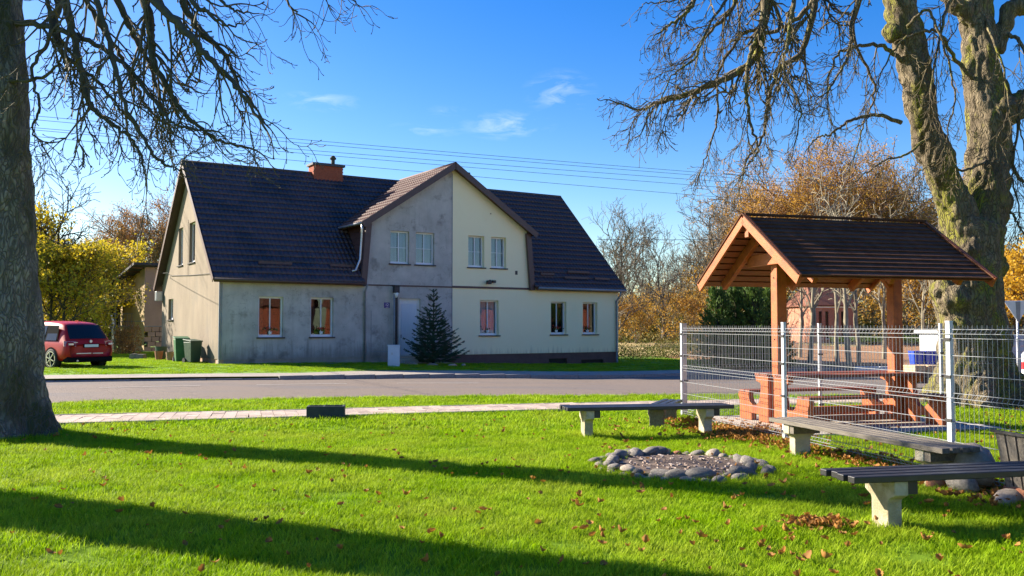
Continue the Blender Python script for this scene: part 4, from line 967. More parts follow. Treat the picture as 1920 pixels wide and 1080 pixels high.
# brush, thickets and far wood
def thicket(name, x0, x1, y0, y1, h, n, size, m, seed, zb=None, prof=None):
    r = random.Random(seed); mb = MB()
    for _ in range(n):
        x = r.uniform(x0, x1); y = r.uniform(y0, y1); hh = h*(.55+.45*noise.noise(Vector((x*.35, y*.35, seed))) + .25*noise.noise(Vector((x*1.3, y*1.3, seed))))
        if prof: hh *= prof((x-x0)/(x1-x0))
        z = (gz(x, y) if zb is None else zb)+max(.1, hh)*r.random()**.8; c = Vector((x, y, z)); q = jit(r, 1).normalized(); a = q.orthogonal().normalized(); b = q.cross(a); s = size*r.uniform(.5, 1.2)
        mb.poly([tuple(c+a*s*.6), tuple(c+b*s*.4), tuple(c-a*s*.6), tuple(c-b*s*.4)])
    return obj(name, mb, m, kind='stuff')
thicket('thicket', -60, -14, 58, 63, 3.6, 9000, .34, 'brush_dark', 1)
thicket('thicket', -58, -24.5, 51, 54, 1.6, 5000, .22, 'brush_dark', 2)
thicket('shrubbery', 5.2, 14, 50, 54, 1.3, 9000, .085, 'hedge_green', 3)
thicket('thicket', 6, 19, 63, 68, 1.9, 9000, .20, 'brush', 4)
thicket('thicket', 7, 50, 80, 86, 3.6, 14000, .32, 'brush', 5)
thicket('thicket', 12, 60, 72, 76, 2.8, 9000, .22, 'brush_dark', 6)
thicket('far_wood', -140, 200, 135, 150, 8.5, 26000, .85, 'brush', 7)
thicket('far_wood', -140, -20, 100, 110, 6.0, 9000, .6, 'brush', 8)
sheet('dry_meadow', list(np.linspace(5, 24, 12)), list(np.linspace(54, 62, 5)), lambda x, y: gz(x, y)+.06+.16*max(0, y-54)/2, 'dry_grass')
# leaf covered banks behind the shelter
def bank(x, y): return gz(x, y)+.03+.75*sstep((y-40)/14)*(.7+.4*noise.noise(Vector((x*.25, y*.25, 3))))*sstep((x-9)/5)
sheet('leaf_bank', list(np.linspace(9, 40, 40)), list(np.linspace(39.5, 62, 30)), bank, 'leaf_litter')
thicket('low_hedge', 20, 34, 56, 57, .6, 3500, .12, 'thuja_leaf', 12, .55)

# evergreen thujas
def thuja(seed, H, rad):
    r = random.Random(seed); lf = MB(); cr = MB(); cr.tube([(0, 0, -.2), (0, 0, H*.9)], [.07, .015], 6)
    for i in range(230):
        z = H*r.uniform(.03, .97); f = 1-(z/H)**1.7; R_ = rad*(.35+.65*f)*(1.08-.5*(z/H)**3); a = r.random()*6.283
        base = Vector((0, 0, max(.05, z-.35))); tip = Vector((math.cos(a)*R_*r.uniform(.75, 1.1), math.sin(a)*R_*r.uniform(.75, 1.1), z+.15))
        cr.tube([tuple(base), tuple(base.lerp(tip, .6)+Vector((0, 0, .02))), tuple(tip)], [.012, .009, .004], 3, False)
        d = (tip-base).normalized()
        for k in range(13):
            p = base.lerp(tip, r.uniform(.45, 1.03))+jit(r, .05); s = r.uniform(.07, .13); q = (jit(r, 1)+Vector((math.cos(a), math.sin(a), 0))*.5).normalized(); u = (d+Vector((0, 0, .7))+jit(r, .25)).normalized()*s; w = u.cross(q).normalized()*s*.33
            lf.poly([tuple(p-u*.6), tuple(p+w), tuple(p+u), tuple(p-w)])
    return cr, lf
cr, lf = thuja(3, 3.6, 1.0)
th0 = thing('evergreen_shrub', 'leftmost dark green conifer shrub behind the fence', 'shrub', (gx(1345, 37.5), 37.5, -.3), 0, 'dense evergreens beyond the road')
obj('trunk', cr, 'bark_dark', th0); obj('foliage', lf, 'thuja_leaf', th0, kind='stuff')
for (px, D, s, rz, lb) in ((1380, 37.8, (1, 1, 1.0), 1.2, 'second dark green conifer shrub from the left, behind the fence'), (1412, 37.3, (1.1, 1.1, 1.02), 2.5, 'third conifer shrub, left of the first shelter post'), (1440, 38.2, (1, 1, .98), 4, 'conifer shrub hidden behind the first shelter post'), (1362, 39.6, (1, 1, .92), 5, 'conifer shrub in the back row, left'), (1428, 39.9, (1, 1, .96), 3, 'conifer shrub in the back row, right'), (1458, 39, (.8, .8, .6), .4, 'low conifer shrub right of the first shelter post')):
    copy_tree(th0, (gx(px, D), D, -.3), rz, lb, s)

# spruce in front of the house
sx, sy = hw(8.42, -1.35)[:2]; sz = zt(sx, sy)+.1
spr = thing('spruce_tree', 'small dark green spruce in front of the grey house door', 'tree', (sx, sy, sz), 0)
tb = MB(); tb.tube([(0, 0, -.1), (0, 0, 1.5), (.02, 0, 3.15)], [.06, .04, .008], 8); obj('trunk', tb, 'bark_dark', spr)
r3 = random.Random(8); bm2 = MB(); nd = MB()
def needles(a, b, dens, ln):
    d = b-a; L = d.length; d.normalize(); n = int(L*dens)
    for i in range(n):
        p = a.lerp(b, (i+r3.random())/n); s = d.cross(jit(r3, 1)).normalized(); t = (s+d*.6).normalized(); w = t.cross(d).normalized()*.012
        nd.poly([tuple(p-w), tuple(p+w), tuple(p+t*ln*r3.uniform(.7, 1.1))])
zz_ = .12; wh = 0
while zz_ < 3.05:
    f = zz_/3.15; R_ = 1.26*(1-f)**.9+.08; nb = 9 if f < .6 else (6 if f < .88 else 5)
    for j in range(nb):
        a = 6.283*j/nb+wh*.8+r3.uniform(-.2, .2); ln = R_*r3.uniform(.6, 1.2); d = Vector((math.cos(a), math.sin(a), 0))
        pts = [Vector((0, 0, zz_))+d*ln*t+Vector((0, 0, (.30*t*t*ln+.03*t) if f < .8 else t*ln*.8)) for t in (0, .33, .66, 1)]
        bm2.tube([tuple(p) for p in pts], [.014, .010, .007, .004], 4, False)
        for q in range(3): needles(pts[q], pts[q+1], 170, .055)
        for k in range(int(ln*11)):
            t = r3.uniform(.2, .98); i = min(2, int(t*3)); p = pts[i].lerp(pts[i+1], t*3-i); s = d.cross(Vector((0, 0, 1)))*r3.choice((-1, 1)); e = p+(s*.8+d*.8+Vector((0, 0, r3.uniform(-.15, .1)))).normalized()*ln*.36*(1.15-t)
            bm2.tube([tuple(p), tuple(e)], [.006, .003], 3, False); needles(p, e, 150, .05)
    zz_ += .15 if f < .7 else .2; wh += 1
obj('branches', bm2, 'bark_dark', spr, kind='stuff'); obj('needles', nd, 'spruce_needle', spr, kind='stuff')
print('needles', len(nd.f))
for i in range(5):
    a = R(190+i*40); x, y = sx+.05+1.25*math.cos(a), sy-.1+.8*math.sin(a)
    mb = MB(); mb.tube([(-.22, 0, .03), (-.1, .02, .05), (.1, 0, .05), (.22, .02, .03)], [.03, .06, .06, .03], 7)
    o = obj('border_stone', mb, 'stone_buff', smooth=True, loc=(x, y, zt(x, y)+.1)); o.rotation_euler = (0, 0, a+math.pi/2)
    tag(o, ('leftmost', 'second from left', 'middle', 'second from right', 'rightmost')[i]+' pale edging stone of the bed under the spruce', 'stone', 'edging stones round the spruce')
    o.name = 'border_stone' if i == 0 else o.name

# ------------------------------------------------------------------ outbuilding at the left
ob_l = (-21.2, 52.0, 0); OA = .64
ob = thing('outbuilding', 'ochre rendered outbuilding with flat overhanging dark roof left of the house', 'building', ob_l, OA)
mb = MB(); mb.poly([(0, 0, -.2), (0, 5.5, -.2), (0, 5.5, 4.2), (0, 0, 5.05)]); obj('side_wall', mb, 'render_ochre', ob)
mb = MB(); mb.poly([(0, 0, 1.55), (6, 0, 1.55), (6, 0, 5.05), (0, 0, 5.05)]); mb.poly([(6, 0, -.2), (6, 5.5, -.2), (6, 5.5, 4.2), (6, 0, 5.05)]); obj('front_wall', mb, 'render_pink', ob)
mb = MB()
for r_ in range(6):
    for c in range(14): mb.box(.02+c*.43-(r_ % 2)*.2+.2, .41+c*.43-(r_ % 2)*.2+.2, .0, .1, -.2+r_*.29, .06+r_*.29)
obj('block_wall', mb, 'render_pink', ob, kind='stuff')
mb = MB(); mb.prism([(-.75, -.5, 5.2), (6.5, -.5, 5.2), (6.5, 6.2, 4.1), (-.75, 6.2, 4.1)], (0, 0, -.14)); obj('roof', mb, 'roof_felt', ob)
mb = MB()
for k_ in range(6): mb.bar((-.7, .2+k_*1.05, 4.95-k_*.17), (.0, .2+k_*1.05, 4.93-k_*.17), .1, .12)
obj('rafter', mb, 'soffit_wood', ob, kind='stuff')
mb = MB(); mb.bar((-.02, 0, 1.85), (-.02, 5.4, 1.85), .04, .05); mb.bar((0, -.02, 1.55), (6, -.02, 1.55), .04, .05); obj('pipe', mb, 'grey_pipe', ob)
mb = MB(); mb.box(1.0, 1.25, -.2, 0, 2.7, 2.95); mb.bar((1.1, -.1, 2.95), (1.1, -.1, 3.25), .03, .03); obj('wall_lamp', mb, 'black_plastic', ob)
pr = MB(); pr.prism([(-2.2, 2.4, 2.85), (0, 2.4, 3.15), (0, 5.5, 3.15), (-2.2, 5.5, 2.85)], (0, 0, -.1)); obj('porch_roof', pr, 'roof_felt', ob)
for (x, y) in ((-2.0, 2.5), (-2.0, 5.3), (-1.0, 2.5)):
    mb = MB(); mb.cyl((x, y), .06, -.2, 2.8, 8); obj('porch_post', mb, 'grey_pipe', ob, True)
mb = MB(); mb.box(-2.0, 0, 2.5, 5.3, 1.5, 1.6)
for i in range(9): mb.bar((-2.0+i*.24, 2.5, 1.6), (-2.0+i*.24, 2.5, 2.3), .02, .02)
mb.bar((-2.0, 2.5, 2.3), (0, 2.5, 2.3), .04, .04); obj('porch_deck', mb, 'grey_pipe', ob)
mb = MB(); mb.box(-1.9, -.1, 5.2, 5.25, 1.6, 2.8); obj('porch_screen', mb, 'shade_dark', ob)
mb = MB(); mb.tube([(0, 0, 0), (0, 0, 1.9), (-.12, 0, 2.2), (-.4, 0, 2.35)], .06, 8); o = obj('curved_pole', mb, 'steel_white', loc=(gx(212, 50), 50, 0), smooth=True); tag(o, 'pale curved pole standing left of the outbuilding porch', 'pole')
o = thicket('dry_bush', gx(228, 47)-.2, gx(252, 47)+.3, 46.4, 47.4, 2.1, 1500, .10, 'leaf_russet', 14); o['kind'] = ''; del o['kind']; tag(o, 'reddish brown dry climber bush against the ochre outbuilding', 'bush')
mb = MB(); r4 = random.Random(3)
for i in range(40):
    x = gx(240, 47)+r4.gauss(0, .35); mb.tube([(x*.5+gx(240, 47)*.5, 46.9, 0), (x, 46.8+r4.gauss(0, .2), 1), (x+r4.gauss(0, .2), 46.9, r4.uniform(1.2, 2.2))], [.02, .012, .006], 4, False)
obj('stems', mb, 'bark_farbrown', o, kind='stuff')

# wheelie bins and clutter by the side wall
def bin_(label, x, y, rz, m, h=1.05, w=.56, group='wheelie bins at the side wall'):
    t = thing('wheelie_bin', label, 'bin', (x, y, gz(x, y)+.03), rz, group); w /= 2
    mb = MB(); mb.add([(-w*.82, -w*.85, .04), (w*.82, -w*.85, .04), (w*.82, w*.75, .04), (-w*.82, w*.75, .04), (-w, -w*1.1, h*.9), (w, -w*1.1, h*.9), (w, w*1.05, h*.9), (-w, w*1.05, h*.9)], [(3, 2, 1, 0), (4, 5, 6, 7), (0, 1, 5, 4), (1, 2, 6, 5), (2, 3, 7, 6), (3, 0, 4, 7)])
    obj('body', mb, m, t, bevel=.02)
    mb = MB(); mb.prism([(-w*1.08, -w*1.2, h*.9), (w*1.08, -w*1.2, h*.9), (w*1.08, w*1.15, h*.97), (-w*1.08, w*1.15, h*.97)], (0, 0, .05)); obj('lid', mb, m, t, bevel=.015)
    mb = MB(); mb.bar((-w*.8, w*1.3, h*.94), (w*.8, w*1.3, h*.94), .03, .03); obj('handle', mb, m, t)
    for s in (-1, 1):
        mb = MB(); mb.tube([(s*w*.8, w*.9, .1), (s*(w*.8+.06), w*.9, .1)], .1, 10); obj('wheel', mb, 'tyre', t)
    return t
bx_, by_ = hw(-.55, 3.05)[:2]; bin_('tall bright green wheelie bin standing free of the side wall', bx_-.15, by_, .5, 'bin_green', 1.02, .54)
bx_, by_ = hw(-.5, 1.95)[:2]; bin_('dark green wheelie bin casting a shadow on the side wall', bx_, by_, .9, 'bin_dark', .92, .5)
for i, (u, v, s, m, lb) in enumerate(((-.75, 6.6, .26, 'bin_dark', 'grey green bucket at the foot of the side wall'), (-1.0, 5.8, .18, 'stone_red', 'rusty metal basin lying left of the bins'), (-.7, 5.1, .17, 'plinth_terracotta', 'terracotta pot beside the green bin'), (-1.5, 7.7, .22, 'stone_grey', 'grey concrete block in the grass by the outbuilding'))):
    x, y = hw(u, v)[:2]
    mb = MB()
    if i == 3: mb.box(-.3, .3, -.2, .2, 0, .22); mb.box(-.25, -.05, -.12, .12, .215, .25)
    else:
        mb.tube([(0, 0, 0), (0, 0, s*2.2), (0, 0, s*2.2), (0, 0, s*2.0)], [s*.7, s, s*.9, s*.85], 14)
    o = obj(('bucket', 'basin', 'clay_pot', 'concrete_block')[i], mb, m, loc=(x, y, gz(x, y)+.02), smooth=False); tag(o, lb, ('bucket', 'basin', 'pot', 'block')[i])

# ------------------------------------------------------------------ car
def build_car():
    fx, fy = -.85, .53
    ct = thing('parked_car', 'dark red estate car parked on the grass by the left trunk, seen from behind', 'car', (-14.78, 31.7, gz(-14.5, 31.6)-.02), math.atan2(fy, fx)-math.pi/2)
    st = [  # y, half width low, half width belt, half width roof, z bottom, z belt, z roof
        (.00, .78, .80, .70, .42, .80, .86), (.05, .88, .88, .76, .34, .86, .97), (.16, .92, .91, .74, .30, .92, 1.10), (.34, .93, .91, .70, .28, .95, 1.36), (.52, .935, .915, .66, .26, .96, 1.56),
        (.70, .935, .915, .66, .24, .965, 1.63), (1.3, .935, .92, .68, .22, .96, 1.68), (2.2, .93, .92, .69, .20, .94, 1.69), (2.8, .93, .92, .67, .20, .93, 1.60), (3.25, .93, .92, .66, .20, .93, 1.32), (3.6, .93, .91, .74, .22, .93, 1.06), (4.2, .91, .88, .74, .24, .88, .96), (4.6, .80, .80, .66, .30, .70, .76)]
    def ring(s):
        y, wl_, wb, wr, z0, zb, zr = s
        h = [(wl_*.55, z0), (wl_*.93, z0+.02), (wl_, z0+.14), (wl_*1.005, (z0+zb)/2), (wb*1.0, zb-.10), (wb*.975, zb), (lerp(wb, wr, .5)*.985, lerp(zb, zr, .5)), (wr*1.02, zr-.07), (wr*.9, zr-.02), (wr*.5, zr+.005)]
        return [(x, y, z) for x, z in h]+[(-x, y, z) for x, z in h[::-1]]
    mb = MB(); rg = [ring(s) for s in st]; n = len(rg[0])
    for q in rg: mb.v += q
    for i in range(len(rg)-1):
        for j in range(n): k2 = (j+1) % n; mb.f.append((i*n+j, i*n+k2, (i+1)*n+k2, (i+1)*n+j))
    mb.f.append(tuple(range(n))); mb.f.append(tuple((len(rg)-1)*n+j for j in range(n))[::-1])
    b = obj('body', mb, 'car_red', ct, smooth=True)
    sd = b.modifiers.new('s', 'SUBSURF'); sd.levels = 2; sd.render_levels = 2
    # rear window
    mb = MB(); P = []
    for t, w in ((0, .70), (.25, .70), (.6, .66), (1, .60)):
        y = lerp(.16, .53, t)-.06; z = lerp(1.05, 1.53, t); P.append([(-w, y+.035, z), (-w*.5, y-.01, z+.008), (0, y-.02, z+.01), (w*.5, y-.01, z+.008), (w, y+.035, z)])
    for row_ in P: mb.v += row_
    mb.f = [(i*5+j, i*5+j+1, (i+1)*5+j+1, (i+1)*5+j) for i in range(3) for j in range(4)]
    obj('rear_window', mb, 'car_glass', ct, smooth=True)
    for s in (-1, 1):
        for (ya, yb, yc, yd) in ((.62, .72, 1.25, 1.25), (1.36, 1.36, 2.15, 2.15), (2.25, 2.25, 3.0, 2.7)):
            mb = MB(); zb_ = 1.0; zt_ = 1.50 if ya > .7 else 1.44
            xb, xt = .912*s, .772*s
            mb.poly([(xb, ya, zb_), (xb, yc, zb_), (xt, yd, zt_), (xt, yb, zt_)])
            obj('side_window', mb, 'car_glass', ct)
        mb = MB(); mb.poly([(.904*s, .56, .985), (.904*s, 3.05, .985), (.762*s, 2.62, 1.515), (.762*s, .68, 1.515)]); obj('window_trim', mb, 'car_black', ct)
        mb = MB(); mb.prism([(s*.56, -.02, .78), (s*.93, .10, .79), (s*.915, .14, .985), (s*.54, .035, .975)], (0, .06, 0)); obj('tail_light', mb, 'lamp_red', ct, bevel=.01)
        mb = MB(); mb.box(s*.74-.08, s*.74+.08, -.03, .05, .84, .90); obj('clear_lens', mb, 'alloy', ct)
        for yw in (.86, 3.6):
            mb = MB(); 
            for k_ in range(24):
                a0, a1 = 2*math.pi*k_/24, 2*math.pi*(k_+1)/24
                mb.poly([(s*.942, yw+.41*math.cos(a0), .36+.41*math.sin(a0)), (s*.942, yw+.41*math.cos(a1), .36+.41*math.sin(a1)), (s*.942, yw, .36)])
            obj('wheel_arch', mb, 'car_black', ct)
            mb = MB(); ys = [(s*.72, .30), (s*.74, .355), (s*.93, .36), (s*.955, .33), (s*.955, .26)]
            for (xx, rr2) in ys: mb.v += [(xx, yw+rr2*math.cos(2*math.pi*k_/28), .36+rr2*math.sin(2*math.pi*k_/28)) for k_ in range(28)]
            mb.f = [(i*28+j, i*28+(j+1) % 28, (i+1)*28+(j+1) % 28, (i+1)*28+j) for i in range(4) for j in range(28)]
            wo_ = obj('wheel', mb, 'tyre', ct, smooth=True)
            mb = MB()
            for k_ in range(28):
                a0, a1 = 2*math.pi*k_/28, 2*math.pi*(k_+1)/28
                mb.poly([(s*.957, yw+.265*math.cos(a0), .36+.265*math.sin(a0)), (s*.957, yw+.265*math.cos(a1), .36+.265*math.sin(a1)), (s*.957, yw+.235*math.cos(a1), .36+.235*math.sin(a1)), (s*.957, yw+.235*math.cos(a0), .36+.235*math.sin(a0))])
            for k_ in range(6):
                a = 2*math.pi*k_/6+.3; c1_, s1_ = math.cos(a), math.sin(a)
                mb.bar((s*.95, yw+.03*c1_, .36+.03*s1_), (s*.955, yw+.24*c1_, .36+.24*s1_), .055, .03)
            mb.tube([(s*.94, yw, .36), (s*.965, yw, .36)], .05, 10); obj('rim', mb, 'alloy', wo_)
            if yw > 1: continue
    mb = MB(); mb.box(-.86, .86, .0, .3, .24, .44); obj('bumper', mb, 'car_black', ct, bevel=.05)
    mb = MB(); mb.box(-.55, .0, -.035, .02, .53, .565); mb.box(.06, .45, -.035, .02, .53, .56); obj('chrome_strip', mb, 'alloy', ct, bevel=.004)
    mb = MB(); mb.box(-.30, .30, -.03, .0, .745, .88); obj('plate_recess', mb, 'car_black', ct, bevel=.01)
    mb = MB(); mb.box(-.26, .26, -.042, -.031, .765, .86); p_ = obj('licence_plate', mb, 'number_plate', ct)
    mb = MB(); mb.tube([(0, .035, .965), (0, .0, .965)], [.055, .05], 14); obj('badge', mb, 'alloy', ct)
    mb = MB(); mb.box(-.62, -.48, .02, .04, .92, .94); obj('badge', mb, 'alloy', ct)
    mb = MB(); mb.box(-.012, .012, .75, .95, 1.655, 1.70); obj('antenna', mb, 'car_red', ct)
    mb = MB(); mb.tube([(-.5, .1, .3), (-.5, -.02, .3)], .035, 8); obj('exhaust', mb, 'alloy', ct)
    mb = MB(); mb.bar((-.3, .12, 1.08), (.12, .13, 1.12), .02, .02); obj('wiper', mb, 'car_black', ct)
    mb = MB(); mb.box(.935, .96, 1.9, 2.05, .9, .93); mb.box(-.96, -.935, 1.9, 2.05, .9, .93); obj('door_handle', mb, 'car_red', ct)
build_car()

# ------------------------------------------------------------------ planter on the path
pt = thing('planter_box', 'long dark concrete planter box standing at the path edge', 'planter', (-3.12, 15.2, 0), .12)
mb = MB(); mb.box(-.31, .31, -.15, -.11, 0, .22); mb.box(-.31, .31, .11, .15, 0, .22); mb.box(-.31, -.27, -.11, .11, 0, .22); mb.box(.27, .31, -.11, .11, 0, .22); mb.box(-.27, .27, -.11, .11, 0, .15); obj('trough', mb, 'planter_dark', pt, bevel=.006)
mb = MB(); mb.box(-.05, -.02, -.11, .11, .15, .215); mb.box(.1, .26, -.1, .1, .15, .19); obj('divider', mb, 'planter_dark', pt)

# ------------------------------------------------------------------ benches
def bench(label, x, y, ang, Ln, zs, mslat, ns=4, leginset=.34, sw=.085, gap=.032, th=.05, mleg='bench_concrete', legoff=()):
    t = thing('park_bench', label, 'bench', (x, y, 0), ang, 'low backless benches round the fire pit')
    w = ns*sw+(ns-1)*gap
    for i in range(ns):
        m = MB(); y0 = -w/2+i*(sw+gap); e = rnd.uniform(-.015, .015); m.box(-Ln/2+e, Ln/2+e, y0, y0+sw, zs-th, zs); obj('slat', m, mslat, t, bevel=.006)
    for s in (-1, 1):
        m = MB(); cx_ = s*(Ln/2-leginset); h = zs-th-.002; hw_ = w/2-.03
        prof = [(-.105, -.25), (.105, -.25), (.105, h*.55), (.115, h*.62), (hw_, h*.72), (hw_, h), (-hw_, h), (-hw_, h*.72), (-.115, h*.62), (-.105, h*.55)]
        m.prism([(cx_-.06, a, b) for a, b in prof], (.12, 0, 0)); l_ = obj('leg', m, mleg, t, bevel=.008)
        m = MB(); m.box(cx_+.065, cx_+.145, -hw_+.01, hw_-.01, h-.10, h-.002); obj('bracket', m, 'black_plastic' if mslat == 'bench_black' else mslat, t)
    return t
bench('black slatted bench on two concrete legs behind the fire pit', 1.90, 12.78, R(10), 2.42, .44, 'bench_black')
bench('weathered grey wooden bench running along the wire fence', 3.76, 9.80, math.atan2(-.964, .265), 2.95, .43, 'bench_weathered')
bench('nearest black slatted bench with rough concrete leg, cut by the right frame edge', 3.70, 7.20, R(12.5), 2.5, .435, 'bench_black', leginset=.42)
bench('small black bench seen end on behind the long one', 2.40, 14.35, R(69), 1.6, .34, 'bench_black', ns=3, leginset=.3, mleg='bench_weathered')

# slatted planter at the right edge
sp_ = thing('slatted_planter', 'tapered wooden slatted planter at the right edge behind the near bench', 'planter', (4.72, 8.05, 0), .15)
for i in range(4):
    for (ax, n_) in ((0, 0), (1, 1)):
        m = MB(); a0 = -.27+i*.14; a1 = a0+.115
        for s in (-1,):
            if ax == 0: m.add([(a0*.8, s*.2, 0), (a1*.8, s*.2, 0), (a1, s*.28, .6), (a0, s*.28, .6), (a0*.8, s*.2+.03, 0), (a1*.8, s*.2+.03, 0), (a1, s*.28+.03, .6), (a0, s*.28+.03, .6)], [(0, 1, 2, 3), (7, 6, 5, 4), (0, 4, 5, 1), (1, 5, 6, 2), (2, 6, 7, 3), (3, 7, 4, 0)])
            else: m.add([(s*.2, a0*.8, 0), (s*.2, a1*.8, 0), (s*.28, a1, .6), (s*.28, a0, .6), (s*.2+.03, a0*.8, 0), (s*.2+.03, a1*.8, 0), (s*.28+.03, a1, .6), (s*.28+.03, a0, .6)], [(3, 2, 1, 0), (4, 5, 6, 7), (0, 1, 5, 4), (1, 2, 6, 5), (2, 3, 7, 6), (3, 0, 4, 7)])
        obj('slat', m, 'bench_weathered', sp_)
m = MB(); m.box(-.2, .25, -.2, .25, .02, .5); obj('liner', m, 'shade_dark', sp_)
m = MB(); m.box(-.3, .3, -.3, -.27, .585, .61); m.box(-.3, -.27, -.27, .3, .585, .61); obj('rim', m, 'sill_dark', sp_)

# ------------------------------------------------------------------ rocks, fire pit
def rock_mesh(seed, n=2):
    import bmesh
    bm = bmesh.new(); bmesh.ops.create_icosphere(bm, subdivisions=n, radius=1); r = random.Random(seed); o_ = Vector((seed*3.1, seed*1.7, 0))
    for v in bm.verts:
        q = v.co*1.1+o_; v.co *= 1+.28*noise.noise(q)+.08*noise.noise(q*3)
        if v.co.z < -.4: v.co.z = -.4-(v.co.z+.4)*.2
    me = bpy.data.meshes.new('stone'); bm.to_mesh(me); bm.free(); me.shade_smooth(); return me
RM = [rock_mesh(i) for i in range(8)]
RMs = {}
def stone(parent, i, m, loc, sc, rz, name='stone'):
    key = (i, m)
    if key not in RMs: me = RM[i].copy(); me.materials.append(MATS[m]); RMs[key] = me
    o = bpy.data.objects.new(name, RMs[key]); C.objects.link(o); o.location = loc; o.scale = sc; o.rotation_euler = (rnd.uniform(-.3, .3), rnd.uniform(-.3, .3), rz)
    if parent: o.parent = parent
    return o
fp = thing('fire_pit', 'round fire pit ringed with grey field stones on the lawn', 'fire pit', (1.86, 10.02, 0))
r5 = random.Random(4)
for ring_, (rad, n, s0) in enumerate(((.84, 27, .078), (.97, 33, .064))):
    for i in range(n):
        a = 6.283*(i+r5.uniform(-.25, .25))/n; rr = rad*(1+r5.uniform(-.05, .05)); s = s0*r5.uniform(.65, 1.3)
        m = 'stone_grey' if r5.random() < .68 else 'stone_buff'
        if ring_ == 0 and 1.15 < a < 1.45: m = 'stone_red'
        elif ring_ == 0 and .7 < a < 1.1: m = 'stone_buff'
        stone(fp, r5.randrange(8), m, (rr*math.cos(a)*.93, rr*math.sin(a)*1.03, s*.28+(.015 if ring_ == 0 else 0)), (s*r5.uniform(.9, 1.5), s*r5.uniform(.8, 1.1), s*r5.uniform(.5, .8)), a+math.pi/2)
for (a, s) in ((4.75, .165), (4.25, .12), (.15, .12), (5.5, .13), (1.75, .13), (2.1, .12), (3.3, .10)):
    stone(fp, r5.randrange(8), 'stone_grey', (.84*math.cos(a)*.93, .84*math.sin(a)*1.03, s*.3), (s*1.15, s*.7, s*.5), a+math.pi/2)
mb = MB(); nr = 40
mb.v = [(0, 0, .02)]+[(q*math.cos(6.283*i/nr)*.93, q*math.sin(6.283*i/nr)*1.03, .028+.02*noise.noise(Vector((q*5*math.cos(6.283*i/nr), q*5*math.sin(6.283*i/nr), 0)))) for q in (.3, .6, .86) for i in range(nr)]
mb.f = [(0, 1+i, 1+(i+1) % nr) for i in range(nr)]+[(1+k_*nr+i, 1+(k_+1)*nr+i, 1+(k_+1)*nr+(i+1) % nr, 1+k_*nr+(i+1) % nr) for k_ in range(2) for i in range(nr)]
obj('ash_bed', mb, 'ash_earth', fp, True)
mb = MB()
for i in range(160):
    a = r5.random()*6.283; q = .68*math.sqrt(r5.random()); s = r5.uniform(.006, .022); mb.box(-s, s, -s*.6, s*.6, -s*.3, s*.5, Matrix.Translation((q*math.cos(a), q*math.sin(a), .04)) @ Matrix.Rotation(r5.random()*3, 4, 'Z') @ Matrix.Rotation(r5.uniform(-.5, .5), 4, 'X'))
obj('cinders', mb, 'chip_pale', fp, kind='stuff')
for (x, y, z, s, sc, m, lb) in ((4.36, 8.62, .17, 2, (.24, .2, .25), 'stone_buff', 'big pale boulder at the fence end of the weathered bench'), (4.18, 8.42, .08, 5, (.16, .12, .13), 'stone_grey', 'grey stone leaning under the end of the weathered bench'), (4.02, 8.62, .05, 3, (.1, .08, .08), 'stone_red', 'small brown stone left of the pale boulder'), (4.62, 8.15, .05, 1, (.3, .2, .12), 'stone_red', 'flat brown slab of stone behind the near bench'), (4.36, 8.0, .04, 4, (.22, .1, .06), 'stone_buff', 'long pale stone lying in leaves behind the near bench')):
    tag(stone(None, s, m, (x, y, z), sc, s, 'rock'), lb, 'rock')

# ------------------------------------------------------------------ wire fence
def fence(label, pts, nw, name='wire_fence', dense=.064, ntall=1.56):
    t = thing(name, label, 'fence', (0, 0, 0), 0, 'galvanised wire mesh fences')
    for p in pts:
        m = MB(); d = Vector((pts[1][0]-pts[0][0], pts[1][1]-pts[0][1], 0)).normalized(); ang = math.atan2(d.y, d.x)
        M_ = Matrix.Translation((p[0], p[1], 0)) @ Matrix.Rotation(ang, 4, 'Z'); m.box(-.03, .03, -.02, .02, -.3, ntall+.03, M_); m.box(-.032, .032, -.022, .022, ntall+.03, ntall+.045, M_)
        po = obj('post', m, 'galvanised', t)
        m = MB()
        for z in (.15, .62, 1.05, 1.42):
            m = MB(); m.box(-.045, .045, -.034, -.02, z-.014, z+.014, M_); obj('clamp', m, 'sill_dark', po)
    for a, b in zip(pts, pts[1:]):
        A_, B_ = Vector((a[0], a[1], 0)), Vector((b[0], b[1], 0)); d = (B_-A_); L = d.length; d.normalize(); nrm = Vector((d.y, -d.x, 0))
        m = MB(); n = int(L/dense); w = .0023
        prof = [(.04, 0), (.08, 0), (.12, .028), (.16, 0), (.80, 0), (.845, .03), (.89, 0), (1.43, 0), (1.475, .03), (1.52, 0), (1.56, 0)]
        for i in range(1, n):
            c = A_+d*(i*L/n); m.tube([tuple(c+nrm*o_+Vector((0, 0, z))) for z, o_ in prof], w, 4, False)
        for z, o_ in ((.08, 0), (.12, .028), (.16, 0), (.41, 0), (.61, 0), (.80, 0), (.845, .03), (.89, 0), (1.07, 0), (1.26, 0), (1.43, 0), (1.475, .03), (1.52, 0)):
            m.bar(A_+nrm*o_+Vector((0, 0, z)), B_+nrm*o_+Vector((0, 0, z)), .0052, .0052)
        obj('mesh_panel', m, 'fence_wire', t, kind='stuff')
fence('galvanised wire fence running from the lawn corner past the weathered bench to the right edge', [(2.9, 15.4), (3.65, 12.13), (4.36, 9.0), (5.07, 5.85), (5.8, 2.7)], 0)
fence('galvanised wire fence along the far side of the picnic shelter', [(2.96, 15.46), (5.52, 16.2), (8.05, 16.95), (10.9, 17.4), (13.5, 17.8)], 0)

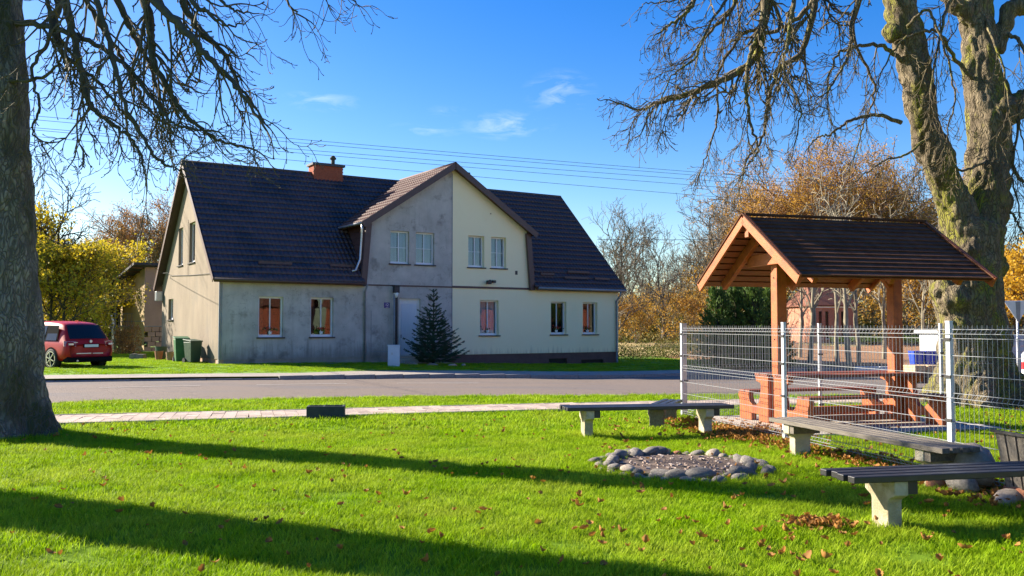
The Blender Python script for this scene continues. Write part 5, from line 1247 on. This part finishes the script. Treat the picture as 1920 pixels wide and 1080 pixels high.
# ------------------------------------------------------------------ picnic shelter with table
PX, PY = 4.13, 13.95; PA = math.atan2(.282, .959)
sh = thing('picnic_shelter', 'open wooden picnic shelter, orange timber frame, brown boarded gable roof', 'shelter', (PX, PY, 0), PA)
LP2 = 2.13; OV = .6; ZRG = 3.22; ZEV = 2.24; HWD = 1.40; sl_ = (ZRG-ZEV)/HWD
mb = MB(); mb.box(-.75, 2.9, -1.35, 1.35, -.1, .055); slab = obj('slab', mb, 'slab_concrete', sh, bevel=.012)
for a in (0, LP2):
    mb = MB(); mb.box(a-.085, a+.085, -.085, .085, .055, 2.62); po = obj('post', mb, 'wood_orange', sh, bevel=.008)
    mb = MB()
    for z in (.75, 1.35, 2.3): mb.tube([(a-.095, 0, z), (a-.083, 0, z)], .012, 6)
    obj('bolt', mb, 'sill_dark', po)
for a in (-.06-.07, LP2+.06+.07, ):
    s = -1 if a < 0 else 1
    mb = MB(); mb.box(a-.04, a+.04, -.62, .62, 2.50, 2.68); obj('tie_beam', mb, 'wood_orange', sh, bevel=.006)
for a in (-.135, LP2/2, LP2+.135):
    for s in (-1, 1):
        mb = MB(); mb.bar((a-.09 if a < 0 else a, 0, ZRG-.14), (a-.09 if a < 0 else a, s*(HWD-.12), ZEV-.02), .075, .15); obj('rafter', mb, 'wood_orange', sh, bevel=.005)
for s in (-1, 1):
    mb = MB(); mb.bar((0, s*.0, 1.85), (0, s*.0, 2.6), .02, .02)
mb = MB(); mb.box(-OV+.05, LP2+OV-.05, -.05, .05, ZRG-.30, ZRG-.14); obj('ridge_beam', mb, 'wood_orange', sh)
for a in (.55, LP2-.55):
    mb = MB(); s = -1 if a > 1 else 1; b0 = 0.085 if a < 1 else LP2-.085
    mb.bar((b0, 0, 2.2), (a, 0, 2.75), .08, .1); obj('brace', mb, 'wood_orange', sh)
# barge boards on both gables
for a in (-OV, LP2+OV):
    for s in (-1, 1):
        mb = MB(); mb.bar((a, s*.0, ZRG-.02), (a, s*(HWD+.03), ZEV-.04), .035, .16); obj('barge_board', mb, 'wood_orange', sh, bevel=.004)
        mb = MB(); mb.bar((a, s*.0, ZRG+.065), (a, s*(HWD+.05), ZEV+.03), .07, .02); obj('barge_cap', mb, 'shingle_brown', sh)
NB = 14
for s in (-1, 1):
    for i in range(NB):
        t0_, t1_ = i/NB, (i+1.22)/NB
        y0, z0 = s*HWD*(1-t0_), ZEV+(ZRG-ZEV)*t0_; y1, z1 = s*HWD*(1-min(1, t1_)), ZEV+(ZRG-ZEV)*min(1, t1_)
        mb = MB(); lift = .038; e0 = -OV+.03; e1 = LP2+OV-.03
        nrm = Vector((0, s*(ZRG-ZEV), HWD)).normalized()
        a_ = Vector((0, y0, z0))+nrm*lift; b_ = Vector((0, y1, z1))+nrm*.012; tt = nrm*-.022
        vs = []
        for x in (e0, e1):
            for p in (a_, b_, b_+tt, a_+tt): vs.append((x, p.y, p.z))
        mb.add(vs, [(0, 1, 2, 3), (7, 6, 5, 4), (0, 4, 5, 1), (1, 5, 6, 2), (2, 6, 7, 3), (3, 7, 4, 0)]); obj('roof_board', mb, 'shingle_brown', sh)
    for i in range(11):
        t0_, t1_ = i/11+.008, (i+1)/11-.012; mb = MB(); nrm = Vector((0, s*(ZRG-ZEV), HWD)).normalized()
        p0 = Vector((0, s*HWD*(1-t0_), ZEV+(ZRG-ZEV)*t0_))-nrm*.014; p1 = Vector((0, s*HWD*(1-t1_), ZEV+(ZRG-ZEV)*t1_))-nrm*.014; tt = nrm*-.016
        vs = []
        for x in (-OV+.02, LP2+OV-.02):
            for p in (p0, p1, p1+tt, p0+tt): vs.append((x, p.y, p.z))
        mb.add(vs, [(0, 1, 2, 3), (7, 6, 5, 4), (0, 4, 5, 1), (1, 5, 6, 2), (2, 6, 7, 3), (3, 7, 4, 0)]); obj('sheathing_board', mb, 'wood_redbrown', sh)
mb = MB(); mb.bar((-OV, 0, ZRG+.05), (LP2+OV, 0, ZRG+.05), .12, .03); obj('ridge_cap', mb, 'shingle_brown', sh)
# picnic table built between the posts
tb_ = thing('picnic_table', 'orange timber picnic table with attached benches under the shelter', 'table', (PX, PY, 0), PA)
def tbl_board(name, x0, x1, y0, y1, z0, z1, m='wood_orange'):
    mb = MB(); mb.box(x0, x1, y0, y1, z0, z1); return obj(name, mb, m, tb_, bevel=.006)
for i, (y0, y1) in enumerate(((-.46, -.325), (-.315, -.1), (.1, .315), (.325, .46))): tbl_board('tabletop_board', -.16, LP2+.18, y0, y1, .775, .82, 'wood_redbrown' if i else 'wood_redbrown')
for s in (-1, 1):
    for k_ in range(2): tbl_board('bench_board', -.14, LP2+.16, *sorted((s*(.66+k_*.155), s*(.80+k_*.155))), .485, .525, 'wood_redbrown')
for a in (-.105, LP2+.105):
    for s in (-1, 1):
        pr_ = [(.09, .06), (.42, .06), (.42, .16), (.62, .16), (.98, .06), (.98, .28), (.95, .42), (.99, .48), (.62, .48), (.60, .42), (.50, .30), (.42, .31), (.30, .42), (.29, .56), (.31, .66), (.44, .70), (.46, .77), (.09, .77)]
        # clean C-shaped side cheek
        pr_ = [(.09, .06), (.36, .06), (.36, .17), (.58, .17), (.58, .06), (.93, .06), (.93, .34), (.97, .42), (.97, .483), (.66, .483), (.66, .42), (.62, .345), (.55, .30), (.44, .30), (.36, .36), (.33, .44), (.31, .56), (.31, .66), (.44, .69), (.46, .773), (.09, .773)]
        m = MB(); m.prism([(a-.045, s*y, z) for y, z in pr_], (.09, 0, 0)); obj('side_frame', m, 'wood_orange', tb_, bevel=.004)
tbl_board('foot_rail', .0, LP2, -.05, .05, .2, .3); 
for s in (-1, 1): tbl_board('foot_rest', .3, 1.9, *sorted((s*.38, s*.5)), .12, .2, 'wood_orange')

# ------------------------------------------------------------------ objects right of / behind the shelter
kx, ky = gx(1765, 31), 31
mb = MB(); mb.box(-.55, .75, -.6, .6, 0, 1.62); ck = thing('white_kiosk', 'white metal container standing left of the forked tree', 'container', (kx+.1, ky, -.3), .2); obj('body', mb, 'steel_white', ck, bevel=.01)
mb = MB(); mb.box(-.68, .88, -.72, .72, 1.62, 1.72); obj('roof', mb, 'steel_white', ck, bevel=.01)
mb = MB(); mb.box(-.2, .45, -.615, -.602, .1, 1.5); dk_ = obj('door', mb, 'steel_white', ck)
tx, ty = gx(1752, 23.4), 23.4
tr = thing('flatbed_trailer', 'low dark flatbed trailer on the road behind the fence', 'trailer', (tx, ty, zt(tx, ty)), .1)
mb = MB(); mb.box(-.95, 1.0, -.55, .55, .28, .42); obj('bed', mb, 'black_plastic', tr, bevel=.02)
mb = MB(); mb.box(-.9, .95, -.5, .5, .16, .28); obj('chassis', mb, 'sill_dark', tr)
for s in (-1, 1):
    mb = MB(); mb.tube([(.72, s*.56, .16), (.72, s*.42, .16)], .17, 16); wq = obj('wheel', mb, 'tyre', tr)
    mb = MB(); mb.tube([(.72, s*.565, .16), (.72, s*.55, .16)], .08, 10); obj('hub', mb, 'zinc', wq)
    mb = MB(); pts = [(.72+.22*math.cos(R(q)), s*.5, .16+.22*math.sin(R(q))) for q in range(0, 181, 20)]
    for p, q in zip(pts, pts[1:]): mb.bar(p, q, .12, .015)
    obj('mudguard', mb, 'black_plastic', tr)
for i, (px, lb, m_) in enumerate(((1712, 'pale timber block, left one on the trailer', 'timber_new'), (1737, 'pale timber block, middle one on the trailer', 'timber_new'), (1761, 'grey timber block, right one on the trailer', 'bench_weathered'))):
    o = thing('timber_block', lb, 'timber', (gx(px, 23.2), 23.2, zt(gx(px, 23.2), 23.2)+.42), .1)
    for j in range(3):
        mb = MB(); mb.box(-.15, .15, -.3, .3, .003+j*.062, .06+j*.062); obj('plank', mb, m_, o)
for i, (px, lb) in enumerate(((1716, 'blue crate, left of the three beside the white container'), (1738, 'blue crate, middle of the three beside the white container'), (1761, 'blue crate, right one touching the white container'))):
    x, y = gx(px, 29), 29
    t = thing('blue_crate', lb, 'crate', (x, y, .31), .1, 'blue crates behind the shelter')
    w = .17; h = .42
    mb = MB(); mb.add([(-w*.8, -w*.8, 0), (w*.8, -w*.8, 0), (w*.8, w*.8, 0), (-w*.8, w*.8, 0), (-w, -w, h), (w, -w, h), (w, w, h), (-w, w, h)], [(3, 2, 1, 0), (4, 5, 6, 7), (0, 1, 5, 4), (1, 2, 6, 5), (2, 3, 7, 6), (3, 0, 4, 7)]); obj('body', mb, 'bin_blue', t)
    mb = MB(); mb.box(-w*1.08, w*1.08, -w*1.08, w*1.08, h, h+.03); obj('rim', mb, 'bin_blue', t)
x, y = gx(1738, 29), 29
tt_ = thing('crate_stand', 'low grey timber platform under the blue crates', 'platform', (x, y, zt(x, y)), .1)
hh = .305-zt(x, y); mb = MB(); mb.box(-.75, .8, -.3, .3, hh-.06, hh); obj('top', mb, 'bench_weathered', tt_)
for s in (-.65, .7):
    mb = MB(); mb.box(s-.05, s+.05, -.28, .28, 0, hh-.062); obj('leg', mb, 'bench_weathered', tt_)
# concrete panel wall at the right edge
cw = thing('panel_wall', 'grey blue concrete panel wall right of the forked tree', 'wall', (gx(1795, 30), 30, -.35), -.05)
for c in range(6):
    for r_ in range(4):
        mb = MB(); mb.box(c*1.6+.03, c*1.6+1.57, -.03, .03, .05+r_*.4, .05+r_*.4+.385); obj('panel', mb, 'panel_concrete', cw, bevel=.012)
    mb = MB(); mb.box(c*1.6-.06, c*1.6+.03, -.06, .06, 0, 1.72); obj('pier', mb, 'panel_concrete', cw)
kb = thing('stone_edging', 'low white concrete edging blocks along the far grass', 'edging', (gx(1605, 37), 37, -.3), .12)
for i in range(8):
    mb = MB(); mb.box(i*.5, i*.5+.47, 0, .2, 0, .2); obj('block', mb, 'steel_white', kb, bevel=.02)
# give way sign from behind
sg = thing('yield_sign', 'back of a triangular give way sign on a post at the right edge', 'sign', (gx(1907, 24), 24, zt(13.5, 24)), -.1)
mb = MB(); mb.cyl((0, 0), .03, 0, 2.3, 10); obj('post', mb, 'galvanised', sg, True)
mb = MB(); s_ = .36; mb.prism([(-s_, -.035, 2.38-.08), (s_, -.035, 2.38-.08), (0, -.035, 1.72)], (0, -.02, 0)); obj('panel', mb, 'sign_grey', sg, bevel=.01)
mb = MB(); mb.prism([(-.06, -.058, 2.28), (.06, -.058, 2.28), (.04, -.058, 1.75), (-.04, -.058, 1.75)], (0, -.01, 0)); obj('bracket', mb, 'grey_pipe', sg)
mb = MB(); mb.cyl((0, 0), .045, 0, 1.3, 10); obj('sleeve', mb, 'grey_pipe', sg, True)
# red and white barrier
bz = thing('traffic_barrier', 'red and white striped barrier at the right frame edge', 'barrier', (gx(1913, 21)+.32, 21, zt(12.5, 21)), .0)
for i in range(5):
    mb = MB(); mb.box(-.30, .30, -.04, .04, .05+i*.17, .05+i*.17+.168); obj('stripe', mb, 'red_paint' if i % 2 == 1 else 'paint_white', bz)
mb = MB(); mb.prism([(-.3, -.04, .9), (.3, -.04, .9), (.2, -.04, 1.03), (-.18, -.04, 1.03)], (0, .08, 0)); obj('top', mb, 'paint_white', bz)
mb = MB(); mb.box(-.36, .36, -.15, .15, 0, .05); obj('foot', mb, 'black_plastic', bz)

# far brick house seen through the shelter
bh = thing('brick_house', 'pinkish brick house with red tiled roof seen between the saplings', 'house', (gx(1524, 62), 62, -.3), .12); bh.scale = (.60, .7, .78)
mb = MB(); WN = [(x0, x0+.38, 1.3, 3.7) for x0 in (.7, 1.5, 2.6, 3.4)]
def wall2(name, polygon, holes, m, parent): return wall(name, polygon, holes, m, front, .15, parent)
wall2('wall', [(0, 0), (5.2, 0), (5.2, 4.3), (0, 4.3)], WN, 'brick_far', bh)
for w_ in WN:
    mb = MB(); mb.box(w_[0], w_[1], .14, .17, w_[2], w_[3]); wf = obj('window', mb, 'car_glass', bh)
    mb = MB(); mb.box(w_[0]-.05, w_[1]+.05, -.05, .1, w_[2]-.08, w_[2]-.003); obj('sill', mb, 'steel_white', wf)
mb = MB(); mb.poly([(0, 0, 0), (0, 6, 0), (0, 6, 4.3), (0, 0, 4.3)]); mb.poly([(5.2, 0, 0), (5.2, 6, 0), (5.2, 6, 4.3), (5.2, 0, 4.3)]); obj('side_wall', mb, 'brick_far', bh)
mb = MB(); mb.prism([(-.3, -.3, 4.25), (5.5, -.3, 4.25), (4.3, 3, 6.4), (.9, 3, 6.4)], (0, 0, -.1)); mb.prism([(5.5, -.3, 4.25), (5.5, 6.3, 4.25), (4.3, 3, 6.4)], (0, 0, -.1)); mb.prism([(-.3, -.3, 4.25), (.9, 3, 6.4), (-.3, 6.3, 4.25)], (0, 0, -.1)); obj('roof', mb, 'tile_far', bh)
mb = MB(); mb.box(-.1, 5.3, -.12, 0, 4.0, 4.14); obj('cornice', mb, 'steel_white', bh)
mb = MB(); mb.box(3.0, 3.6, 2.7, 3.2, 5.8, 7.1); obj('chimney', mb, 'brick_far', bh)

# houses across the green that the windows mirror
for (x, y, L2, lb) in ((29, -8, 13, 'red brick house across the green, mirrored in the left windows'), (37, 4, 13, 'red brick house across the green, mirrored in the middle windows'), (45.2, 16, 15, 'red brick house across the green, mirrored in the right windows')):
    t = thing('brick_house', lb, 'house', (x, y, -.1), math.atan2(12, 8), 'houses on the camera side of the green')
    hs_ = [(c, c+1.0, 1.0, 2.5) for c in np.arange(1.2, L2-1.5, 2.6)]
    w_ = wall('wall', [(0, 0), (L2, 0), (L2, 3.6), (0, 3.6)], hs_, 'brick_far', front, .12, t)
    w_.data.materials.clear(); w_.data.materials.append(MATS['brick_dull'])
    for h in hs_:
        mb = MB(); mb.box(h[0], h[1], .11, .14, h[2], h[3]); wf_ = obj('window', mb, 'shade_dark', t)
        mb = MB(); mb.box(h[0], h[0]+.1, .05, .1, h[2], h[3]); mb.box(h[1]-.1, h[1], .05, .1, h[2], h[3]); mb.box(h[0]+.1, h[1]-.1, .05, .1, h[3]-.1, h[3]); mb.box(h[0]+.1, h[1]-.1, .05, .1, h[2], h[2]+.1); obj('frame', mb, 'white_frame', wf_)
    mb = MB(); mb.poly([(0, 0, 0), (0, 8, 0), (0, 8, 3.6), (0, 4, 6.6), (0, 0, 3.6)]); mb.poly([(L2, 0, 0), (L2, 8, 0), (L2, 8, 3.6), (L2, 4, 6.6), (L2, 0, 3.6)]); mb.poly([(0, 8, 0), (L2, 8, 0), (L2, 8, 3.6), (0, 8, 3.6)]); obj('side_wall', mb, 'brick_red', t)
    mb = MB(); mb.poly([(-.3, -.35, 3.4), (L2+.3, -.35, 3.4), (L2+.3, 4, 6.7), (-.3, 4, 6.7)]); mb.poly([(-.3, 8.35, 3.4), (L2+.3, 8.35, 3.4), (L2+.3, 4, 6.7), (-.3, 4, 6.7)]); obj('roof', mb, 'tile_far', t)

# ------------------------------------------------------------------ overhead lines
def wire(label, a, b, sag, r=.012, name='power_line'):
    mb = MB(); n = 24; a, b = Vector(a), Vector(b)
    mb.tube([tuple(a.lerp(b, i/n)-Vector((0, 0, sag*4*(i/n)*(1-i/n)))) for i in range(n+1)], r, 4)
    return tag(obj(name, mb, 'wire_dark'), label, 'cable', 'overhead lines')
def lin_pts(x0, y0, x1, y1, off=0):
    sl2 = (y1-y0)/(x1-x0); dL, dR = 42.3, 72.2
    return P3(-100, y0+sl2*(-100-x0), dL), P3(2050, y0+sl2*(2050-x0), dR)
for (a, lb) in (((865, 280, 1200, 307), 'topmost of the overhead wires crossing the sky'), ((785, 280, 1200, 313), 'second overhead wire from the top'), ((620, 279, 1200, 322), 'third overhead wire from the top'), ((620, 286, 1200, 332), 'fourth overhead wire from the top'), ((620, 301, 1200, 350), 'lowest of the long overhead wires, above the cross gable')):
    p, q = lin_pts(*a); wire(lb, p, q, .25)
wire('service cable slanting down from upper left to the house gable', P3(-80, 150, 24), hw(-.25, 9.0, 4.0), .35, .012)
wire('single wire leaving the house roof towards the shelter', P3(1120, 449, 52), P3(2000, 405, 60), .5, .014)
wire('single wire in the sky above the yellow trees', P3(-100, 358, 70), P3(330, 415, 60), .3, .014)

# ------------------------------------------------------------------ grass and fallen leaves
def clump(name, seed, nb, rad, h0, h1, wd):
    r = random.Random(seed); mb = MB(); tip = []
    for _ in range(nb):
        a = r.random()*6.283; q = rad*math.sqrt(r.random()); p = Vector((q*math.cos(a), q*math.sin(a), -.005)); h = r.uniform(h0, h1); d = r.random()*6.283
        ln = Vector((math.cos(d), math.sin(d), 0)); sd = Vector((-math.sin(d), math.cos(d), 0))*wd*r.uniform(.7, 1.2); bend = r.uniform(.15, .9)*h
        o = len(mb.v)
        for t, w in ((0, 1), (.5, .85)):
            c = p+Vector((0, 0, h*t))+ln*bend*t*t; mb.v += [tuple(c-sd*w), tuple(c+sd*w)]; tip += [t, t]
        c = p+Vector((0, 0, h*.93))+ln*bend; mb.v.append(tuple(c)); tip.append(1)
        mb.f += [(o, o+1, o+3, o+2), (o+2, o+3, o+4)]
    me = bpy.data.meshes.new(name); me.from_pydata(mb.v, [], mb.f); at = me.attributes.new('tipness', 'FLOAT', 'POINT'); at.data.foreach_set('value', tip); me.materials.append(MATS['grass_blade']); me.update()
    return bpy.data.objects.new(name, me)
def scatter(name, pts, rots, scs, srcs, seed=0):
    """one stuff object: a cloud of points, each carrying an instance of one of srcs"""
    me = bpy.data.meshes.new(name); me.from_pydata([tuple(p) for p in pts], [], [])
    a = me.attributes.new('rot', 'FLOAT_VECTOR', 'POINT'); a.data.foreach_set('vector', np.array(rots, dtype=np.float32).ravel())
    a = me.attributes.new('sc', 'FLOAT', 'POINT'); a.data.foreach_set('value', np.array(scs, dtype=np.float32))
    a = me.attributes.new('pick', 'INT', 'POINT'); a.data.foreach_set('value', np.random.RandomState(seed).randint(0, len(srcs), len(pts)).astype(np.int32))
    o = bpy.data.objects.new(name, me); C.objects.link(o); o['kind'] = 'stuff'
    ng = bpy.data.node_groups.new(name, 'GeometryNodeTree'); ng.interface.new_socket('Geometry', in_out='INPUT', socket_type='NodeSocketGeometry'); ng.interface.new_socket('Geometry', in_out='OUTPUT', socket_type='NodeSocketGeometry')
    n, l = ng.nodes, ng.links; gi = n.new('NodeGroupInput'); go = n.new('NodeGroupOutput'); ip = n.new('GeometryNodeInstanceOnPoints')
    g2i = n.new('GeometryNodeGeometryToInstance')
    for s in reversed(srcs):
        oi = n.new('GeometryNodeObjectInfo'); oi.inputs['Object'].default_value = s; oi.inputs['As Instance'].default_value = True; l.new(oi.outputs['Geometry'], g2i.inputs[0])
    l.new(gi.outputs[0], ip.inputs['Points']); l.new(g2i.outputs[0], ip.inputs['Instance']); ip.inputs['Pick Instance'].default_value = True
    def nattr(nm, ty):
        x = n.new('GeometryNodeInputNamedAttribute'); x.data_type = ty; x.inputs['Name'].default_value = nm; return x.outputs['Attribute']
    l.new(nattr('pick', 'INT'), ip.inputs['Instance Index']); l.new(nattr('sc', 'FLOAT'), ip.inputs['Scale'])
    e2r = n.new('FunctionNodeEulerToRotation'); l.new(nattr('rot', 'FLOAT_VECTOR'), e2r.inputs[0]); l.new(e2r.outputs[0], ip.inputs['Rotation'])
    l.new(ip.outputs[0], go.inputs[0]); md = o.modifiers.new('scatter', 'NODES'); md.node_group = ng
    return o
rs = np.random.RandomState(3)
def yon(P, x):
    return np.interp(x, [p[0] for p in P], [p[1] for p in P])
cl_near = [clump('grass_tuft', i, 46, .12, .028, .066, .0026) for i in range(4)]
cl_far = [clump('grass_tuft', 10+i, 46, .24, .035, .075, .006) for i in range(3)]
def field(n, x0, x1, y0, y1, cond, zf, smin, smax):
    x = rs.uniform(x0, x1, n); y = rs.uniform(y0, y1, n); k_ = cond(x, y); x, y = x[k_], y[k_]
    thin = np.array([noise.noise(Vector((a*.9, b*.9, 5)))+.5*noise.noise(Vector((a*3, b*3, 9))) for a, b in zip(x, y)]); k_ = rs.uniform(0, 1, len(x)) < np.clip(1.05-1.3*(thin-.15), .5, 1); x, y = x[k_], y[k_]
    z = np.array([zf(a, b) for a, b in zip(x, y)]); m = len(x)
    rot = np.stack([rs.uniform(-.12, .12, m), rs.uniform(-.12, .12, m), rs.uniform(0, 6.283, m)], 1)
    nzv = np.array([noise.noise(Vector((a*1.3, b*1.3, 0))) for a, b in zip(x, y)])
    return np.stack([x, y, z], 1), rot, rs.uniform(smin, smax, m)*(1+.35*nzv)
inv = lambda x, y: np.abs(x) < .62*y+1.2
notpit = lambda x, y: ((x-1.86)/.93)**2+((y-10.02)/1.03)**2 > .86**2
ca_, sa_ = math.cos(PA), math.sin(PA)
def notslab(x, y):
    u = (x-PX)*ca_+(y-PY)*sa_; v = -(x-PX)*sa_+(y-PY)*ca_
    return ~((u > -.78) & (u < 2.93) & (v > -1.38) & (v < 1.38))
def notrunk(x, y): return ((x+7.15)**2+(y-12.72)**2 > .7**2)
pts, rot, sc = field(30000, -10, 10, 4.6, 13.2, lambda x, y: inv(x, y) & notpit(x, y) & notslab(x, y) & notrunk(x, y) & (y < yon(PB, x)-.06), lambda a, b: 0, .8, 1.25)
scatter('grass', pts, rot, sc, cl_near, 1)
pts, rot, sc = field(9000, -11, 16, 12.8, 22, lambda x, y: inv(x, y) & notslab(x, y) & notrunk(x, y) & (((y < yon(PB, x)-.12)) | ((y > yon(PT, x)+.12) & (y < yon(NEAR, x)-.12))), lambda a, b: 0, .8, 1.2)
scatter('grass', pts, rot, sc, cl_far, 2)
hx_ = np.array([HX, HY])
def nothouse(x, y):
    u = (x-HX)*math.cos(A)+(y-HY)*math.sin(A); v = -(x-HX)*math.sin(A)+(y-HY)*math.cos(A)
    return ~((u > -.0) & (u < L_) & (v > -.0) & (v < W_))
pts, rot, sc = field(30000, -24, 26, 26, 50, lambda x, y: inv(x, y) & nothouse(x, y) & (y > yon(WALKF, x)+.18), lambda a, b: zlawn(a, b), .45, .95)
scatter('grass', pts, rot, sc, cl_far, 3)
ep, er, es = [], [], []
def tuft(x, y, z, s): ep.append((x, y, z)); er.append((rnd.uniform(-.15, .15), rnd.uniform(-.15, .15), rnd.uniform(0, 6.28))); es.append(s)
for i in range(150): a = rnd.uniform(0, 6.28); q = rnd.uniform(.62, .95); tuft(LT[0]+q*math.cos(a), LT[1]+q*math.sin(a), 0, rnd.uniform(1.2, 2.1))
for (x, y) in ((.98, 12.63), (2.82, 12.96), (3.6, 11.0), (3.95, 8.65), (2.88, 7.02), (2.9, 15.4), (3.65, 12.1), (4.36, 9.0)):
    for i in range(16): tuft(x+rnd.gauss(0, .13), y+rnd.gauss(0, .13), 0, rnd.uniform(1.1, 1.8))
for i in range(90): a = rnd.uniform(0, 6.28); tuft(1.86+1.07*math.cos(a)*.95, 10.02+1.07*math.sin(a), 0, rnd.uniform(1, 1.6))
for P, sg_ in ((PB, -1), (PT, 1), (NEAR, -1)):
    for i in range(420):
        x = rnd.uniform(-9, 9.5); tuft(x, float(yon(P, x))+sg_*rnd.uniform(.03, .12), 0, rnd.uniform(.9, 1.5))
scatter('grass', ep, er, es, cl_near, 4)
# fallen leaves
def leaf_src(seed, s):
    r = random.Random(seed); mb = MB(); n = 8; cu = r.uniform(.7, 2.0); fo = r.uniform(.2, 1.1)
    for i in range(n+1):
        t = i/n; w = s*(.05+.27*math.sin(math.pi*min(.98, t+.02))**.7)*(1+(.22 if i % 2 else -.12)+r.uniform(-.08, .08)); x = (t-.5)*s*(1-.12*cu); z = .22*s*cu*(2*t-1)**2+s*.05
        for q in (-1, -.5, 0, .5, 1):
            mb.v.append((x+r.uniform(-.03, .03)*s, q*w*(1-.2*fo*abs(q)), z+abs(q)*w*fo+r.uniform(-.03, .03)*s))
    mb.f = [(i*5+k, i*5+5+k, i*5+6+k, i*5+1+k) for i in range(n) for k in range(4)]
    me = bpy.data.meshes.new('dry_leaf'); me.from_pydata(mb.v, [], mb.f); me.materials.append(MATS['fallen_leaf']); me.shade_smooth(); me.update()
    return bpy.data.objects.new('dry_leaf', me)
lsrc = [leaf_src(i, .062) for i in range(5)]
def leafpts(n, f):
    P_, Q_, S_ = [], [], []
    for _ in range(n):
        x, y = f(); 
        if not bool(notpit(np.array(x), np.array(y))) and rnd.random() < .6: continue
        P_.append((x, y, .035+rnd.uniform(0, .02))); Q_.append((rnd.gauss(0, .35), rnd.gauss(0, .35), rnd.uniform(0, 6.28))); S_.append(rnd.uniform(.6, 1.5))
    return P_, Q_, S_
A1, A2, A3 = [], [], []
def addl(n, f):
    a, b, c = leafpts(n, f); A1.extend(a); A2.extend(b); A3.extend(c)
def gen_right():
    while True:
        y = rnd.uniform(5.2, 15); x = rnd.uniform(-.1*y, .66*y)
        if rnd.random() < .12+.88*sstep((x+.5)/4): return x, y
addl(360, gen_right)
addl(260, lambda: (lambda y: (rnd.uniform(-.6, .3)*y, y))(rnd.uniform(5.2, 14.5)))
addl(900, lambda: (lambda t: (lerp(2.6, 4.5, t)+rnd.gauss(0, .22)+.05, lerp(14.6, 8.0, t)+rnd.gauss(0, .25)))(rnd.random()))
addl(620, lambda: (rnd.gauss(3.3, .35), rnd.gauss(12.9, .4)))
addl(105, lambda: (rnd.gauss(2.36, .13), rnd.gauss(6.98, .12)))
addl(60, lambda: (rnd.gauss(4.2, .4), rnd.gauss(8.0, .3)))
addl(220, lambda: (rnd.uniform(4.5, 12), rnd.uniform(9, 19)))
scatter('fallen_leaves', A1, A2, A3, lsrc, 5)
# the few largest leaves lie there as things
big = [leaf_src(20+i, .105).data for i in range(3)]
for i, (x, y) in enumerate(((.92, 6.32), (1.68, 6.2), (1.9, 5.9), (2.9, 6.4), (3.05, 6.15), (.55, 7.6), (1.75, 7.5), (3.1, 8.0), (2.6, 8.7), (-.95, 8.1), (.2, 8.9), (3.0, 9.8))):
    o = bpy.data.objects.new('dry_leaf', big[i % 3]); C.objects.link(o); o.location = (x, y, .045); o.rotation_euler = (rnd.gauss(0, .3), rnd.gauss(0, .3), rnd.random()*6)
    tag(o, 'large curled brown dry leaf lying on the lawn', 'leaf', 'large dry leaves on the lawn')
